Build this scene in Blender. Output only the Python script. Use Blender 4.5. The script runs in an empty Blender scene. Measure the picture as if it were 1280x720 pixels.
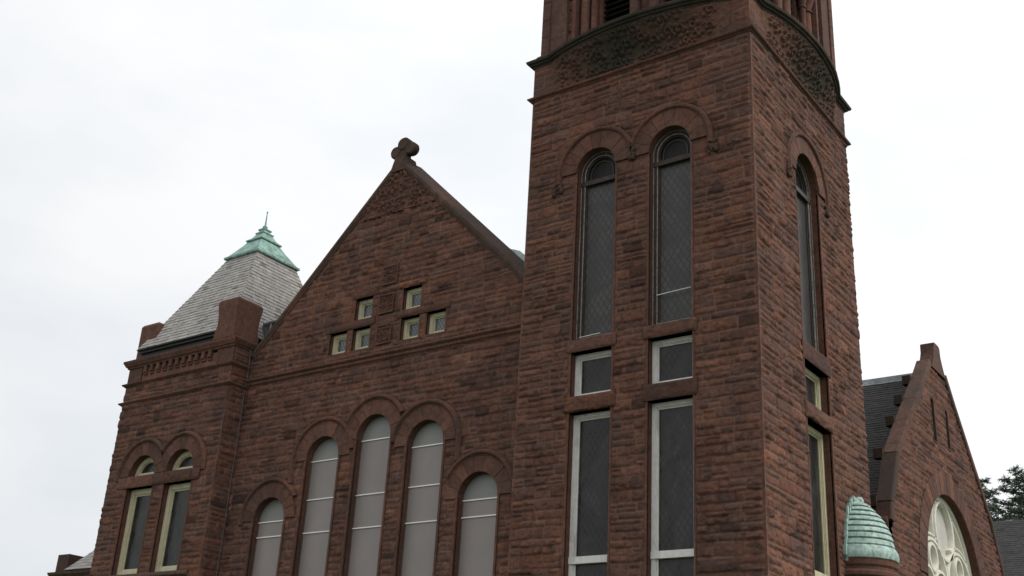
import bpy, bmesh, math, random
import numpy as np
from mathutils import Vector, Matrix

# ------------------------------------------------------------------ camera, sky, sun, exposure
S = bpy.context.scene
COL = S.collection
random.seed(7)

cam_data = bpy.data.cameras.new('camera')
cam_data.sensor_width = 36.0
cam_data.lens = 1436.07 / 1280 * 36.0
cam_data.clip_start = 0.1
cam_data.clip_end = 3000
cam = bpy.data.objects.new('camera', cam_data)
COL.objects.link(cam)
S.camera = cam
CAM = Vector((9.5929, -21.9995, 1.6))
Rr = Vector((0.81368, 0.57881, 0.05385)); Ru = Vector((0.18727, -0.3487, 0.91833)); Rf = Vector((-0.55031, 0.73715, 0.39213))
m = Matrix.Identity(4)
for i in range(3):
    m[i][0] = Rr[i]; m[i][1] = Ru[i]; m[i][2] = -Rf[i]; m[i][3] = CAM[i]
cam.matrix_world = m

SUN_EL, SUN_AZ = math.radians(42), math.radians(78)      # azimuth measured from +Y towards +X
sd = Vector((math.sin(SUN_AZ) * math.cos(SUN_EL), math.cos(SUN_AZ) * math.cos(SUN_EL), math.sin(SUN_EL)))

world = bpy.data.worlds.new('World'); S.world = world
world.use_nodes = True
wt = world.node_tree; wt.nodes.clear()
def wn(t, **k):
    n = wt.nodes.new(t)
    for a, b in k.items(): setattr(n, a, b)
    return n
sky = wn('ShaderNodeTexSky', sky_type='NISHITA', sun_disc=False, sun_elevation=SUN_EL, sun_rotation=SUN_AZ)
bg1 = wn('ShaderNodeBackground'); bg1.inputs[1].default_value = 0.1
wt.links.new(sky.outputs[0], bg1.inputs[0])
tc = wn('ShaderNodeTexCoord')
mp = wn('ShaderNodeMapping'); mp.inputs['Scale'].default_value = (1.6, 1.6, 4.0)
nz = wn('ShaderNodeTexNoise'); nz.inputs['Scale'].default_value = 1.7; nz.inputs['Detail'].default_value = 5; nz.inputs['Roughness'].default_value = .5
wt.links.new(tc.outputs['Generated'], mp.inputs[0]); wt.links.new(mp.outputs[0], nz.inputs[0])
rp = wn('ShaderNodeValToRGB')
rp.color_ramp.elements[0].position = .36; rp.color_ramp.elements[0].color = (.83, .86, .89, 1)
rp.color_ramp.elements[1].position = .62; rp.color_ramp.elements[1].color = (.98, .98, .98, 1)
wt.links.new(nz.outputs[0], rp.inputs[0])
dt = wn('ShaderNodeVectorMath', operation='DOT_PRODUCT'); dt.inputs[1].default_value = sd
wt.links.new(tc.outputs['Generated'], dt.inputs[0])
mr = wn('ShaderNodeMapRange'); mr.inputs[1].default_value = -.5; mr.inputs[2].default_value = 1.0; mr.inputs[3].default_value = .94; mr.inputs[4].default_value = 1.6
wt.links.new(dt.outputs['Value'], mr.inputs[0])
bg2 = wn('ShaderNodeBackground')
wt.links.new(rp.outputs[0], bg2.inputs[0]); wt.links.new(mr.outputs[0], bg2.inputs[1])
mixs = wn('ShaderNodeMixShader'); mixs.inputs[0].default_value = .9
wt.links.new(bg1.outputs[0], mixs.inputs[1]); wt.links.new(bg2.outputs[0], mixs.inputs[2])
wo = wn('ShaderNodeOutputWorld'); wt.links.new(mixs.outputs[0], wo.inputs[0])

sl = bpy.data.lights.new('sun', 'SUN'); sl.energy = 1.7; sl.angle = math.radians(18); sl.color = (1, .95, .88)
sun = bpy.data.objects.new('sun', sl); COL.objects.link(sun)
sun.rotation_euler = (-sd).to_track_quat('-Z', 'Y').to_euler()
sun.location = (40, 0, 60)

S.view_settings.view_transform = 'Standard'; S.view_settings.look = 'None'
S.view_settings.exposure = 0.0; S.view_settings.gamma = 1.0
S.view_settings.use_curve_mapping = False
S.cycles.max_bounces = 5

# ------------------------------------------------------------------ materials
def new_mat(name):
    mt = bpy.data.materials.new(name); mt.use_nodes = True
    nt = mt.node_tree
    return mt, nt, nt.nodes['Principled BSDF']
def N(nt, t, **k):
    n = nt.nodes.new(t)
    for a, b in k.items(): setattr(n, a, b)
    return n
def setv(n, **k):
    for a, b in k.items(): n.inputs[a.replace('_', ' ')].default_value = b
    return n
def mixc(nt, fac, a, b, mode='MIX'):
    n = N(nt, 'ShaderNodeMix', data_type='RGBA', blend_type=mode)
    for sock, v in ((n.inputs[0], fac), (n.inputs[6], a), (n.inputs[7], b)):
        if isinstance(v, (int, float)): sock.default_value = v
        elif isinstance(v, tuple): sock.default_value = v if len(v) == 4 else v + (1,)
        else: nt.links.new(v, sock)
    return n.outputs[2]
def ramp(nt, src, *st):
    r = N(nt, 'ShaderNodeValToRGB'); e = r.color_ramp.elements
    while len(e) < len(st): e.new(.5)
    for i, (p, c) in enumerate(st):
        e[i].position = p; e[i].color = (c, c, c, 1) if isinstance(c, (int, float)) else c + (1,)
    nt.links.new(src, r.inputs[0]); return r.outputs[0]
def noise(nt, scale, detail=4, rough=.55, vec=None, dist=0):
    n = N(nt, 'ShaderNodeTexNoise'); setv(n, Scale=scale, Detail=detail, Roughness=rough, Distortion=dist)
    if vec is not None: nt.links.new(vec, n.inputs[0])
    return n.outputs[0]
def objco(nt, scale=(1, 1, 1)):
    t = N(nt, 'ShaderNodeTexCoord'); mpp = N(nt, 'ShaderNodeMapping'); mpp.inputs['Scale'].default_value = scale
    nt.links.new(t.outputs['Object'], mpp.inputs[0]); return mpp.outputs[0]
def bump(nt, bs, h, dist, strength=1.0):
    b = N(nt, 'ShaderNodeBump'); b.inputs['Distance'].default_value = dist; b.inputs['Strength'].default_value = strength
    nt.links.new(h, b.inputs['Height']); nt.links.new(b.outputs[0], bs.inputs['Normal'])

def stone_material(name, base, alt, soot, soot_amt, bumpd=.012, joint=(.30, .19, .14), blot=.25):
    """brownstone: per-block tint from the 'tint' attribute, weather stains, fine grain"""
    mt, nt, bs = new_mat(name)
    at = N(nt, 'ShaderNodeAttribute', attribute_name='tint')
    sp = N(nt, 'ShaderNodeSeparateColor'); nt.links.new(at.outputs['Color'], sp.inputs[0])
    co = objco(nt)
    c = mixc(nt, sp.outputs[1], base, alt)
    mulb = N(nt, 'ShaderNodeMath', operation='MULTIPLY'); nt.links.new(sp.outputs[0], mulb.inputs[0])
    g = ramp(nt, noise(nt, 9, 6, .65, co), (.25, .55), (.75, 1.4))
    nt.links.new(g, mulb.inputs[1])
    cc = N(nt, 'ShaderNodeCombineColor')
    for i in range(3): nt.links.new(mulb.outputs[0], cc.inputs[i])
    c = mixc(nt, 1.0, c, cc.outputs[0], 'MULTIPLY')
    st = ramp(nt, noise(nt, .55, 5, .6, objco(nt, (1, 1, .55)), .6), (.42, 0.0), (.72, 1.0))
    f = N(nt, 'ShaderNodeMath', operation='MULTIPLY'); nt.links.new(st, f.inputs[0]); f.inputs[1].default_value = soot_amt
    c = mixc(nt, f.outputs[0], c, soot)
    fs = ramp(nt, noise(nt, 2.6, 4, .6, objco(nt, (1, 1, 1.4))), (.56, 0.0), (.70, .55))
    c = mixc(nt, fs, c, soot)
    bl = ramp(nt, noise(nt, 2.0, 3, .55, objco(nt, (1, 1, 3.2)), .4), (.60, 0.0), (.67, 1.0))      # black crust blotches
    fb = N(nt, 'ShaderNodeMath', operation='MULTIPLY'); nt.links.new(bl, fb.inputs[0]); fb.inputs[1].default_value = blot
    c = mixc(nt, fb.outputs[0], c, (.030, .023, .022))
    sk = ramp(nt, noise(nt, 2.4, 4, .6, objco(nt, (1, 1, .16)), .3), (.50, .0), (.72, .38))          # run-off streaks
    c = mixc(nt, sk, c, soot)
    c = mixc(nt, sp.outputs[2], c, joint)
    nt.links.new(c, bs.inputs['Base Color'])
    bs.inputs['Roughness'].default_value = .93
    bs.inputs['Specular IOR Level'].default_value = .2
    bump(nt, bs, noise(nt, 22, 8, .7, co), bumpd)
    return mt

BASE = (.158, .070, .045); ALT = (.104, .056, .045)
M = {}
M['rock'] = stone_material('brownstone_rock_faced', BASE, ALT, (.045, .030, .026), .45, .03, blot=.62)
M['smooth'] = stone_material('brownstone_dressed', (.140, .064, .044), (.112, .058, .045), (.045, .033, .028), .5, .008)
M['sooty'] = stone_material('brownstone_weathered_dark', (.115, .060, .043), (.080, .052, .041), (.040, .034, .028), .75, .012)
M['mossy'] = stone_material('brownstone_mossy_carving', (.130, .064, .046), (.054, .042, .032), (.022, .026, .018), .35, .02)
M['cornice_dark'] = stone_material('brownstone_dark_cornice', (.066, .046, .036), (.046, .038, .030), (.030, .029, .023), .9, .012)

def plain(name, col, rough=.6, var=.25, scale=6, bd=0.0, metal=0.0, stain=None, spec=.5):
    mt, nt, bs = new_mat(name)
    co = objco(nt)
    v = ramp(nt, noise(nt, scale, 5, .6, co), (.3, 1 - var), (.7, 1 + var * .6))
    c = mixc(nt, 1.0, col, v, 'MULTIPLY')
    if stain:
        s_ = ramp(nt, noise(nt, scale * .6, 6, .7, objco(nt, (1, 1, .4)), 1.0), (.52, 0.0), (.66, 1.0))
        c = mixc(nt, s_, c, stain)
    nt.links.new(c, bs.inputs['Base Color'])
    bs.inputs['Roughness'].default_value = rough; bs.inputs['Metallic'].default_value = metal
    bs.inputs['Specular IOR Level'].default_value = spec
    if bd: bump(nt, bs, noise(nt, scale * 5, 5, .6, co), bd)
    return mt
M['white'] = plain('white_window_paint', (.62, .60, .58), .5, .12, 8, .003, stain=(.46, .43, .40))
M['cream'] = plain('cream_window_paint', (.50, .46, .31), .5, .12, 8, .003, stain=(.38, .35, .24))
M['oldpaint'] = plain('weathered_brown_paint', (.088, .070, .058), .6, .35, 10, .004, stain=(.13, .11, .095))
M['lancet_paint'] = plain('dark_brown_window_paint', (.045, .034, .029), .6, .4, 14, .004, stain=(.08, .065, .055), spec=.2)
M['glass_head'] = plain('dark_glass_painted_shade', (.010, .0095, .009), .3, .5, 5, .01, spec=.16)  # dark glass, with the shadow in the arch head painted into its colour
M['putty'] = plain('flaking_white_putty', (.36, .33, .30), .6, .6, 22, .004, stain=(.07, .055, .045))
M['darkwood'] = plain('dark_old_wood', (.035, .028, .025), .6, .3, 12, .004)
M['board'] = plain('mauve_grey_window_board', (.228, .196, .190), .45, .08, 1.0, .0, stain=(.205, .185, .175))
M['boardtop'] = plain('grey_window_board', (.195, .195, .185), .45, .10, 1.2)
M['bar'] = plain('white_metal_bar', (.75, .74, .70), .4, .06, 10)
M['copper'] = plain('verdigris_copper', (.225, .385, .33), .65, .45, 5, .008, stain=(.10, .13, .10))
M['copper_light'] = plain('pale_verdigris_copper', (.33, .46, .415), .55, .5, 9, .008, stain=(.13, .16, .11))
M['lead'] = plain('lead_flashing', (.11, .12, .125), .45, .3, 5, .01, stain=(.30, .32, .32))
M['louver'] = plain('black_louver_paint', (.012, .011, .011), .6, .3, 10)
M['black'] = plain('dark_void', (.006, .006, .006), .9, .1, 5)
M['cable'] = plain('grey_cable', (.09, .085, .08), .6, .2, 5)
M['roofdark'] = None

def slate_material(name, a, b, stain):
    mt, nt, bs = new_mat(name)
    at = N(nt, 'ShaderNodeAttribute', attribute_name='tint')
    sp = N(nt, 'ShaderNodeSeparateColor'); nt.links.new(at.outputs['Color'], sp.inputs[0])
    co = objco(nt)
    c = mixc(nt, sp.outputs[1], a, b)
    cc = N(nt, 'ShaderNodeCombineColor')
    for i in range(3): nt.links.new(sp.outputs[0], cc.inputs[i])
    c = mixc(nt, 1.0, c, cc.outputs[0], 'MULTIPLY')
    v = ramp(nt, noise(nt, 5, 6, .7, co), (.3, .75), (.7, 1.2))
    c = mixc(nt, 1.0, c, v, 'MULTIPLY')
    s_ = ramp(nt, noise(nt, 1.3, 5, .65, objco(nt, (1, 1, .5)), 1), (.56, 0.0), (.74, .75))
    c = mixc(nt, s_, c, stain)
    nt.links.new(c, bs.inputs['Base Color'])
    bs.inputs['Roughness'].default_value = .8
    bs.inputs['Specular IOR Level'].default_value = .25
    bump(nt, bs, noise(nt, 30, 5, .6, co), .004)
    return mt
M['slate'] = slate_material('pale_grey_slate', (.35, .335, .31), (.31, .29, .27), (.26, .245, .23))
M['shingle'] = slate_material('dark_grey_shingle', (.034, .033, .033), (.024, .024, .025), (.018, .018, .018))
M['shingle2'] = slate_material('mid_grey_shingle', (.050, .049, .050), (.040, .039, .041), (.03, .03, .03))

def glass_material(name, col, blot, pitch, rough, lead, leadw=.09, spec=.5):
    """leaded glass behind a protective sheet: diamond cames and blotches for coloured glass, in the dark glass also painted reflections"""
    mt, nt, bs = new_mat(name)
    t = N(nt, 'ShaderNodeTexCoord'); sx = N(nt, 'ShaderNodeSeparateXYZ'); nt.links.new(t.outputs['Object'], sx.inputs[0])
    def mth(op, a, b=None):
        n = N(nt, 'ShaderNodeMath', operation=op)
        for i, v in enumerate((a, b)):
            if v is None: continue
            if isinstance(v, (int, float)): n.inputs[i].default_value = v
            else: nt.links.new(v, n.inputs[i])
        return n.outputs[0]
    u = mth('ADD', sx.outputs[0], sx.outputs[1]); z = mth('MULTIPLY', sx.outputs[2], .62)
    def line(s_):
        f = mth('FRACT', mth('DIVIDE', s_, pitch))
        return mth('LESS_THAN', mth('ABSOLUTE', mth('SUBTRACT', f, .5)), leadw)
    ln = mth('MAXIMUM', line(mth('ADD', u, z)), line(mth('SUBTRACT', u, z)))
    co = objco(nt)
    b = ramp(nt, noise(nt, 1.5, 4, .55, objco(nt, (1, 1, .8)), 1.2), (.38, 0.0), (.62, 1.0))
    c = mixc(nt, b, col, blot)
    c = mixc(nt, ln, c, lead)
    nt.links.new(c, bs.inputs['Base Color'])
    bs.inputs['Roughness'].default_value = rough
    bs.inputs['Specular IOR Level'].default_value = spec
    bump(nt, bs, noise(nt, 3.0, 2, .5, co), .012)
    return mt
M['glass_up'] = glass_material('grey_leaded_glass', (.060, .058, .054), (.038, .036, .034), .17, .36, (.030, .029, .028), .11, .3)
M['glass_low'] = glass_material('dark_leaded_glass', (.008, .0078, .0075), (.036, .034, .033), .15, .22, (.020, .019, .018), .12, .3)  # pale blotches stand for reflections, painted into the base colour
M['glass_small'] = glass_material('grey_green_glass', (.08, .09, .09), (.14, .15, .15), .12, .15, (.03, .03, .03), .08)
M['tracery_back'] = plain('pale_window_sheeting', (.50, .485, .44), .4, .12, 1.5)
M['tracery'] = plain('cream_tracery_paint', (.68, .66, .57), .5, .12, 6, .002)

# ------------------------------------------------------------------ small helpers
def link(name, me, mat, parent=None):
    o = bpy.data.objects.new(name, me); COL.objects.link(o)
    if mat is not None: me.materials.append(mat)
    if parent is not None: o.parent = parent
    return o
def empty(name, loc=(0, 0, 0), parent=None):
    o = bpy.data.objects.new(name, None); COL.objects.link(o); o.location = loc; o.empty_display_size = .5
    if parent is not None: o.parent = parent
    return o

class Frame:
    """wall frame: u along the wall (to the right seen from outside), v up, n outwards"""
    def __init__(s, O, U, Nn): s.O = np.array(O, float); s.U = np.array(U, float); s.N = np.array(Nn, float)
    def __call__(s, u, v, n):
        u = np.asarray(u, float)[..., None]; v = np.asarray(v, float)[..., None]; n = np.asarray(n, float)[..., None]
        return s.O + u * s.U + v * np.array((0, 0, 1.)) + n * s.N
def front(y): return Frame((0, y, 0), (1, 0, 0), (0, -1, 0))
def right(x): return Frame((x, 0, 0), (0, 1, 0), (1, 0, 0))
def back(y): return Frame((0, y, 0), (-1, 0, 0), (0, 1, 0))
def left(x): return Frame((x, 0, 0), (0, -1, 0), (-1, 0, 0))

rng = np.random.default_rng(11)
def rtint(k=1.0):
    return (1.0 + k * rng.uniform(-.28, .25), rng.uniform(0, 1), 0.0)

class MB:
    def __init__(s): s.v = []; s.f = []; s.t = []; s.cur = (1, .4, 0)
    def add(s, pts, faces, tint=None):
        b = len(s.v); t = tint or s.cur
        for p in pts: s.v.append(tuple(float(x) for x in p)); s.t.append(t)
        for f in faces: s.f.append(tuple(b + i for i in f))
    def box(s, fr, u0, u1, v0, v1, n0, n1, tint=None):
        P = [fr(u, v, n) for n in (n0, n1) for (u, v) in ((u0, v0), (u1, v0), (u1, v1), (u0, v1))]
        s.add(P, [(3, 2, 1, 0), (4, 5, 6, 7), (0, 1, 5, 4), (1, 2, 6, 5), (2, 3, 7, 6), (3, 0, 4, 7)], tint)
    def loft(s, rings, close_ring=True, cap=True, tint=None):
        n = len(rings[0]); pts = [p for r in rings for p in r]; fs = []
        for i in range(len(rings) - 1):
            for j in range(n if close_ring else n - 1):
                k = (j + 1) % n
                fs.append((i * n + j, i * n + k, (i + 1) * n + k, (i + 1) * n + j))
        if cap and close_ring:
            fs.append(tuple(range(n))[::-1]); fs.append(tuple(range((len(rings) - 1) * n, len(rings) * n)))
        s.add(pts, fs, tint)
    def tube(s, pts, r, seg=8, tint=None):
        rings = []
        P = [Vector(p) for p in pts]
        rr = r if isinstance(r, (list, tuple)) else [r] * len(P)
        for i, p in enumerate(P):
            d = (P[min(i + 1, len(P) - 1)] - P[max(i - 1, 0)]).normalized()
            a = d.orthogonal().normalized() if abs(d.z) > .9 else d.cross(Vector((0, 0, 1))).normalized()
            b = d.cross(a)
            rings.append([p + (a * math.cos(t) + b * math.sin(t)) * rr[i] for t in [2 * math.pi * k / seg for k in range(seg)]])
        s.loft(rings, tint=tint)
    def lathe(s, c, prof, seg=24, a0=0.0, a1=2 * math.pi, tint=None):
        full = abs(a1 - a0 - 2 * math.pi) < 1e-6
        n = seg if full else seg + 1
        rings = []
        for r, z in prof:
            rings.append([(c[0] + r * math.cos(a0 + (a1 - a0) * k / seg), c[1] + r * math.sin(a0 + (a1 - a0) * k / seg), c[2] + z) for k in range(n)])
        s.loft(rings, close_ring=full, cap=full, tint=tint)
    def build(s, name, mat, parent=None, smooth=40, fix=True, bevel=0):
        me = bpy.data.meshes.new(name); me.from_pydata(s.v, [], s.f); me.update()
        a = me.color_attributes.new('tint', 'FLOAT_COLOR', 'POINT')
        a.data.foreach_set('color', np.array([(x, y, z, 1) for x, y, z in s.t], dtype=np.float32).ravel())
        if fix or bevel:
            bm = bmesh.new(); bm.from_mesh(me)
            bmesh.ops.recalc_face_normals(bm, faces=bm.faces)
            if bevel:
                bmesh.ops.bevel(bm, geom=[e for e in bm.edges if e.is_manifold and e.calc_face_angle(0) > .6], offset=bevel, segments=1, affect='EDGES', clamp_overlap=True)
            bm.to_mesh(me); bm.free()
        if smooth:
            me.polygons.foreach_set('use_smooth', [True] * len(me.polygons))
            me.set_sharp_from_angle(angle=math.radians(smooth))
        return link(name, me, mat, parent)

def plan_sweep(mb, path, z, prof, closed=False, seglen=.8, gap=.004, mitre_ends=True):
    """stones of a horizontal moulding: path in plan (outside on the right hand), profile of (out, dz)"""
    P = [Vector((x, y)) for x, y in path]; n = len(P)
    def off(i):
        d0 = (P[i] - P[i - 1]).normalized() if i > 0 or closed else None
        d1 = (P[(i + 1) % n] - P[i]).normalized() if i < n - 1 or closed else None
        if d0 is None: d0 = d1
        if d1 is None: d1 = d0
        n0 = Vector((d0.y, -d0.x)); n1 = Vector((d1.y, -d1.x)); mm = (n0 + n1)
        return mm / max(mm.length_squared / 2, .2)
    offs = [off(i) for i in range(n)]
    for i in range(n if closed else n - 1):
        a, b = P[i], P[(i + 1) % n]; oa, ob = offs[i], offs[(i + 1) % n]
        L = (b - a).length; k = max(1, round(L / seglen))
        cuts = [0] + sorted([(j + random.uniform(-.15, .15)) / k for j in range(1, k)]) + [1]
        for j in range(len(cuts) - 1):
            t0, t1 = cuts[j], cuts[j + 1]
            if j > 0: t0 += gap / L
            if j < len(cuts) - 2: t1 -= gap / L
            jit = random.uniform(-.004, .004)
            nn = Vector(((b - a).y, -(b - a).x)).normalized()
            rings = []
            for t in (t0, t1):
                p = a.lerp(b, t)
                # mitre offset only at the true ends
                if t == 0: o = oa
                elif t == 1: o = ob
                else: o = nn
                rings.append([(p.x + o.x * (q[0] + jit), p.y + o.y * (q[0] + jit), z + q[1]) for q in prof])
            mb.loft(rings, tint=rtint(.6))

def face_sweep(mb, fr, path, prof, gap=0.0, seg_tint=True, per=1):
    """moulding in the wall plane: path of (u,v); profile (d,n), d to the left of the path"""
    P = [Vector(p) for p in path]; n = len(P); offs = []
    for i in range(n):
        d0 = (P[i] - P[i - 1]).normalized() if i > 0 else (P[1] - P[0]).normalized()
        d1 = (P[i + 1] - P[i]).normalized() if i < n - 1 else d0
        n0 = Vector((-d0.y, d0.x)); n1 = Vector((-d1.y, d1.x)); mm = n0 + n1
        offs.append(mm / max(mm.length_squared / 2, .3))
    i = 0
    while i < n - 1:
        j = min(i + per, n - 1)
        rings = [[fr(P[k].x + offs[k].x * d, P[k].y + offs[k].y * d, q) for d, q in prof] for k in range(i, j + 1)]
        mb.loft(rings, tint=rtint(.6) if seg_tint else None)
        i = j

class Shape:
    """opening: rectangle, or rectangle with a half-round head"""
    def __init__(s, cu, w, v0, vs, arch): s.cu, s.w, s.v0, s.vs, s.arch = cu, w, v0, vs, arch
    def loop(s, d=0.0, seg=20, bottom=True):
        r = s.w / 2 - d; b = s.v0 + (d if bottom else 0)
        if s.arch == 'circle':
            return [(s.cu + r * math.cos(a), s.vs + r * math.sin(a)) for a in [2 * math.pi * k / 48 for k in range(48)]]
        if s.arch:
            top = [(s.cu + r * math.cos(a), s.vs + r * math.sin(a)) for a in [math.pi * k / seg for k in range(seg + 1)]]
            if s.v0 == s.vs: return [(s.cu - r, b), (s.cu + r, b)] + [p for p in top[1:-1] if p[1] > b]
        else:
            top = [(s.cu + r, s.vs - d), (s.cu - r, s.vs - d)]
        return [(s.cu - r, b), (s.cu + r, b)] + top
    def dist(s, u, v):
        """distance outside the opening (negative inside)"""
        if s.arch == 'circle': return np.hypot(u - s.cu, v - s.vs) - s.w / 2
        dx = np.abs(u - s.cu) - s.w / 2
        dr = np.maximum(dx, np.maximum(s.v0 - v, (v - s.vs) if not s.arch else -1e9))
        ox, oy = np.maximum(dx, 0), np.maximum(s.v0 - v, 0)
        dr = np.where((dx > 0) & (v < s.v0), np.hypot(ox, oy), dr)
        if s.arch:
            da = np.hypot(u - s.cu, v - s.vs) - s.w / 2
            return np.where(v > s.vs, da, dr)
        return dr

def band(mb, fr, sh, d0, d1, n0, n1, bottom=True, tint=None):
    """ring following the opening from inset d0 (outer) to d1 (inner), front at n1, back at n0"""
    A = sh.loop(d0, bottom=bottom); B = sh.loop(d1, bottom=bottom); n = len(A)
    pts = [fr(u, v, n1) for u, v in A] + [fr(u, v, n1) for u, v in B] + [fr(u, v, n0) for u, v in B] + [fr(u, v, n0) for u, v in A]
    fs = []
    for i in range(n):
        k = (i + 1) % n
        fs += [(i, k, n + k, n + i), (n + i, n + k, 2 * n + k, 2 * n + i), (3 * n + i, 3 * n + k, k, i), (2 * n + i, 2 * n + k, 3 * n + k, 3 * n + i)]
    mb.add(pts, fs, tint)
def sheet(mb, fr, sh, d, n, tint=None):
    A = sh.loop(d); mb.add([fr(u, v, n) for u, v in A], [tuple(range(len(A)))], tint)

# value noise
def _h(ix, iy, seed):
    x = (ix.astype(np.int64) * 374761393 + iy.astype(np.int64) * 668265263 + seed * 1442695041) & 0xffffffff
    x = ((x ^ (x >> 13)) * 1274126177) & 0xffffffff
    x = (x ^ (x >> 16)) & 0xffffff
    return x / float(0xffffff)
def vnoise(x, y, seed=0):
    ix = np.floor(x); iy = np.floor(y); fx = x - ix; fy = y - iy
    fx = fx * fx * (3 - 2 * fx); fy = fy * fy * (3 - 2 * fy)
    a = _h(ix, iy, seed); b = _h(ix + 1, iy, seed); c = _h(ix, iy + 1, seed); d = _h(ix + 1, iy + 1, seed)
    return (a * (1 - fx) + b * fx) * (1 - fy) + (c * (1 - fx) + d * fx) * fy
def sstep(x): x = np.clip(x, 0, 1); return x * x * (3 - 2 * x)

def rock_relief(u, v, su0, su1, sv0, sv1, sid, amp, seed):
    """relief of rock-faced blocks; su0.. are each sample's own block bounds, sid its number"""
    r1, r2, r3, r4, r5 = [_h(sid, sid * 0 + k, seed) for k in range(5)]
    du = np.minimum(u - su0, su1 - u); dv0 = v - sv0; dv1 = sv1 - v
    hgt = np.maximum(sv1 - sv0, .02); t = np.clip(dv0 / hgt, 0, 1)
    w = u / .16 + r1 * 37; q = v / .11 + r2 * 53
    wob = vnoise(u / .21 + r1 * 31, r2 * 91 + u * 0, seed + 3)
    pk = .05 + .50 * wob ** 2.6 + .10 * (vnoise(w * 2.3, q * .4, seed + 4) - .5)      # broken lower edge, deeper in places
    prof = sstep(t / np.maximum(pk, .05)) * (1 - (.15 + .45 * r4) * sstep((t - .45) / .55))
    fac = vnoise(w * .9 + 9, q * .8, seed + 5)
    chip = sstep((vnoise(w * 1.6, q * 1.9, seed + 6) - .60) / .18)
    fine = vnoise(w * 4.1, q * 4.3, seed + 8) - .5
    tilt = (r5 - .5) * (u - (su0 + su1) / 2) / np.maximum(su1 - su0, .1)
    h = amp * (.40 + .75 * r2) * (prof * (.70 + .45 * fac - .38 * chip) + .45 * tilt + .16 * fine)
    edge = sstep((np.minimum(du, np.minimum(dv0, dv1)) - .005) / .026)
    return np.maximum(h, .004) * edge, edge

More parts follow.
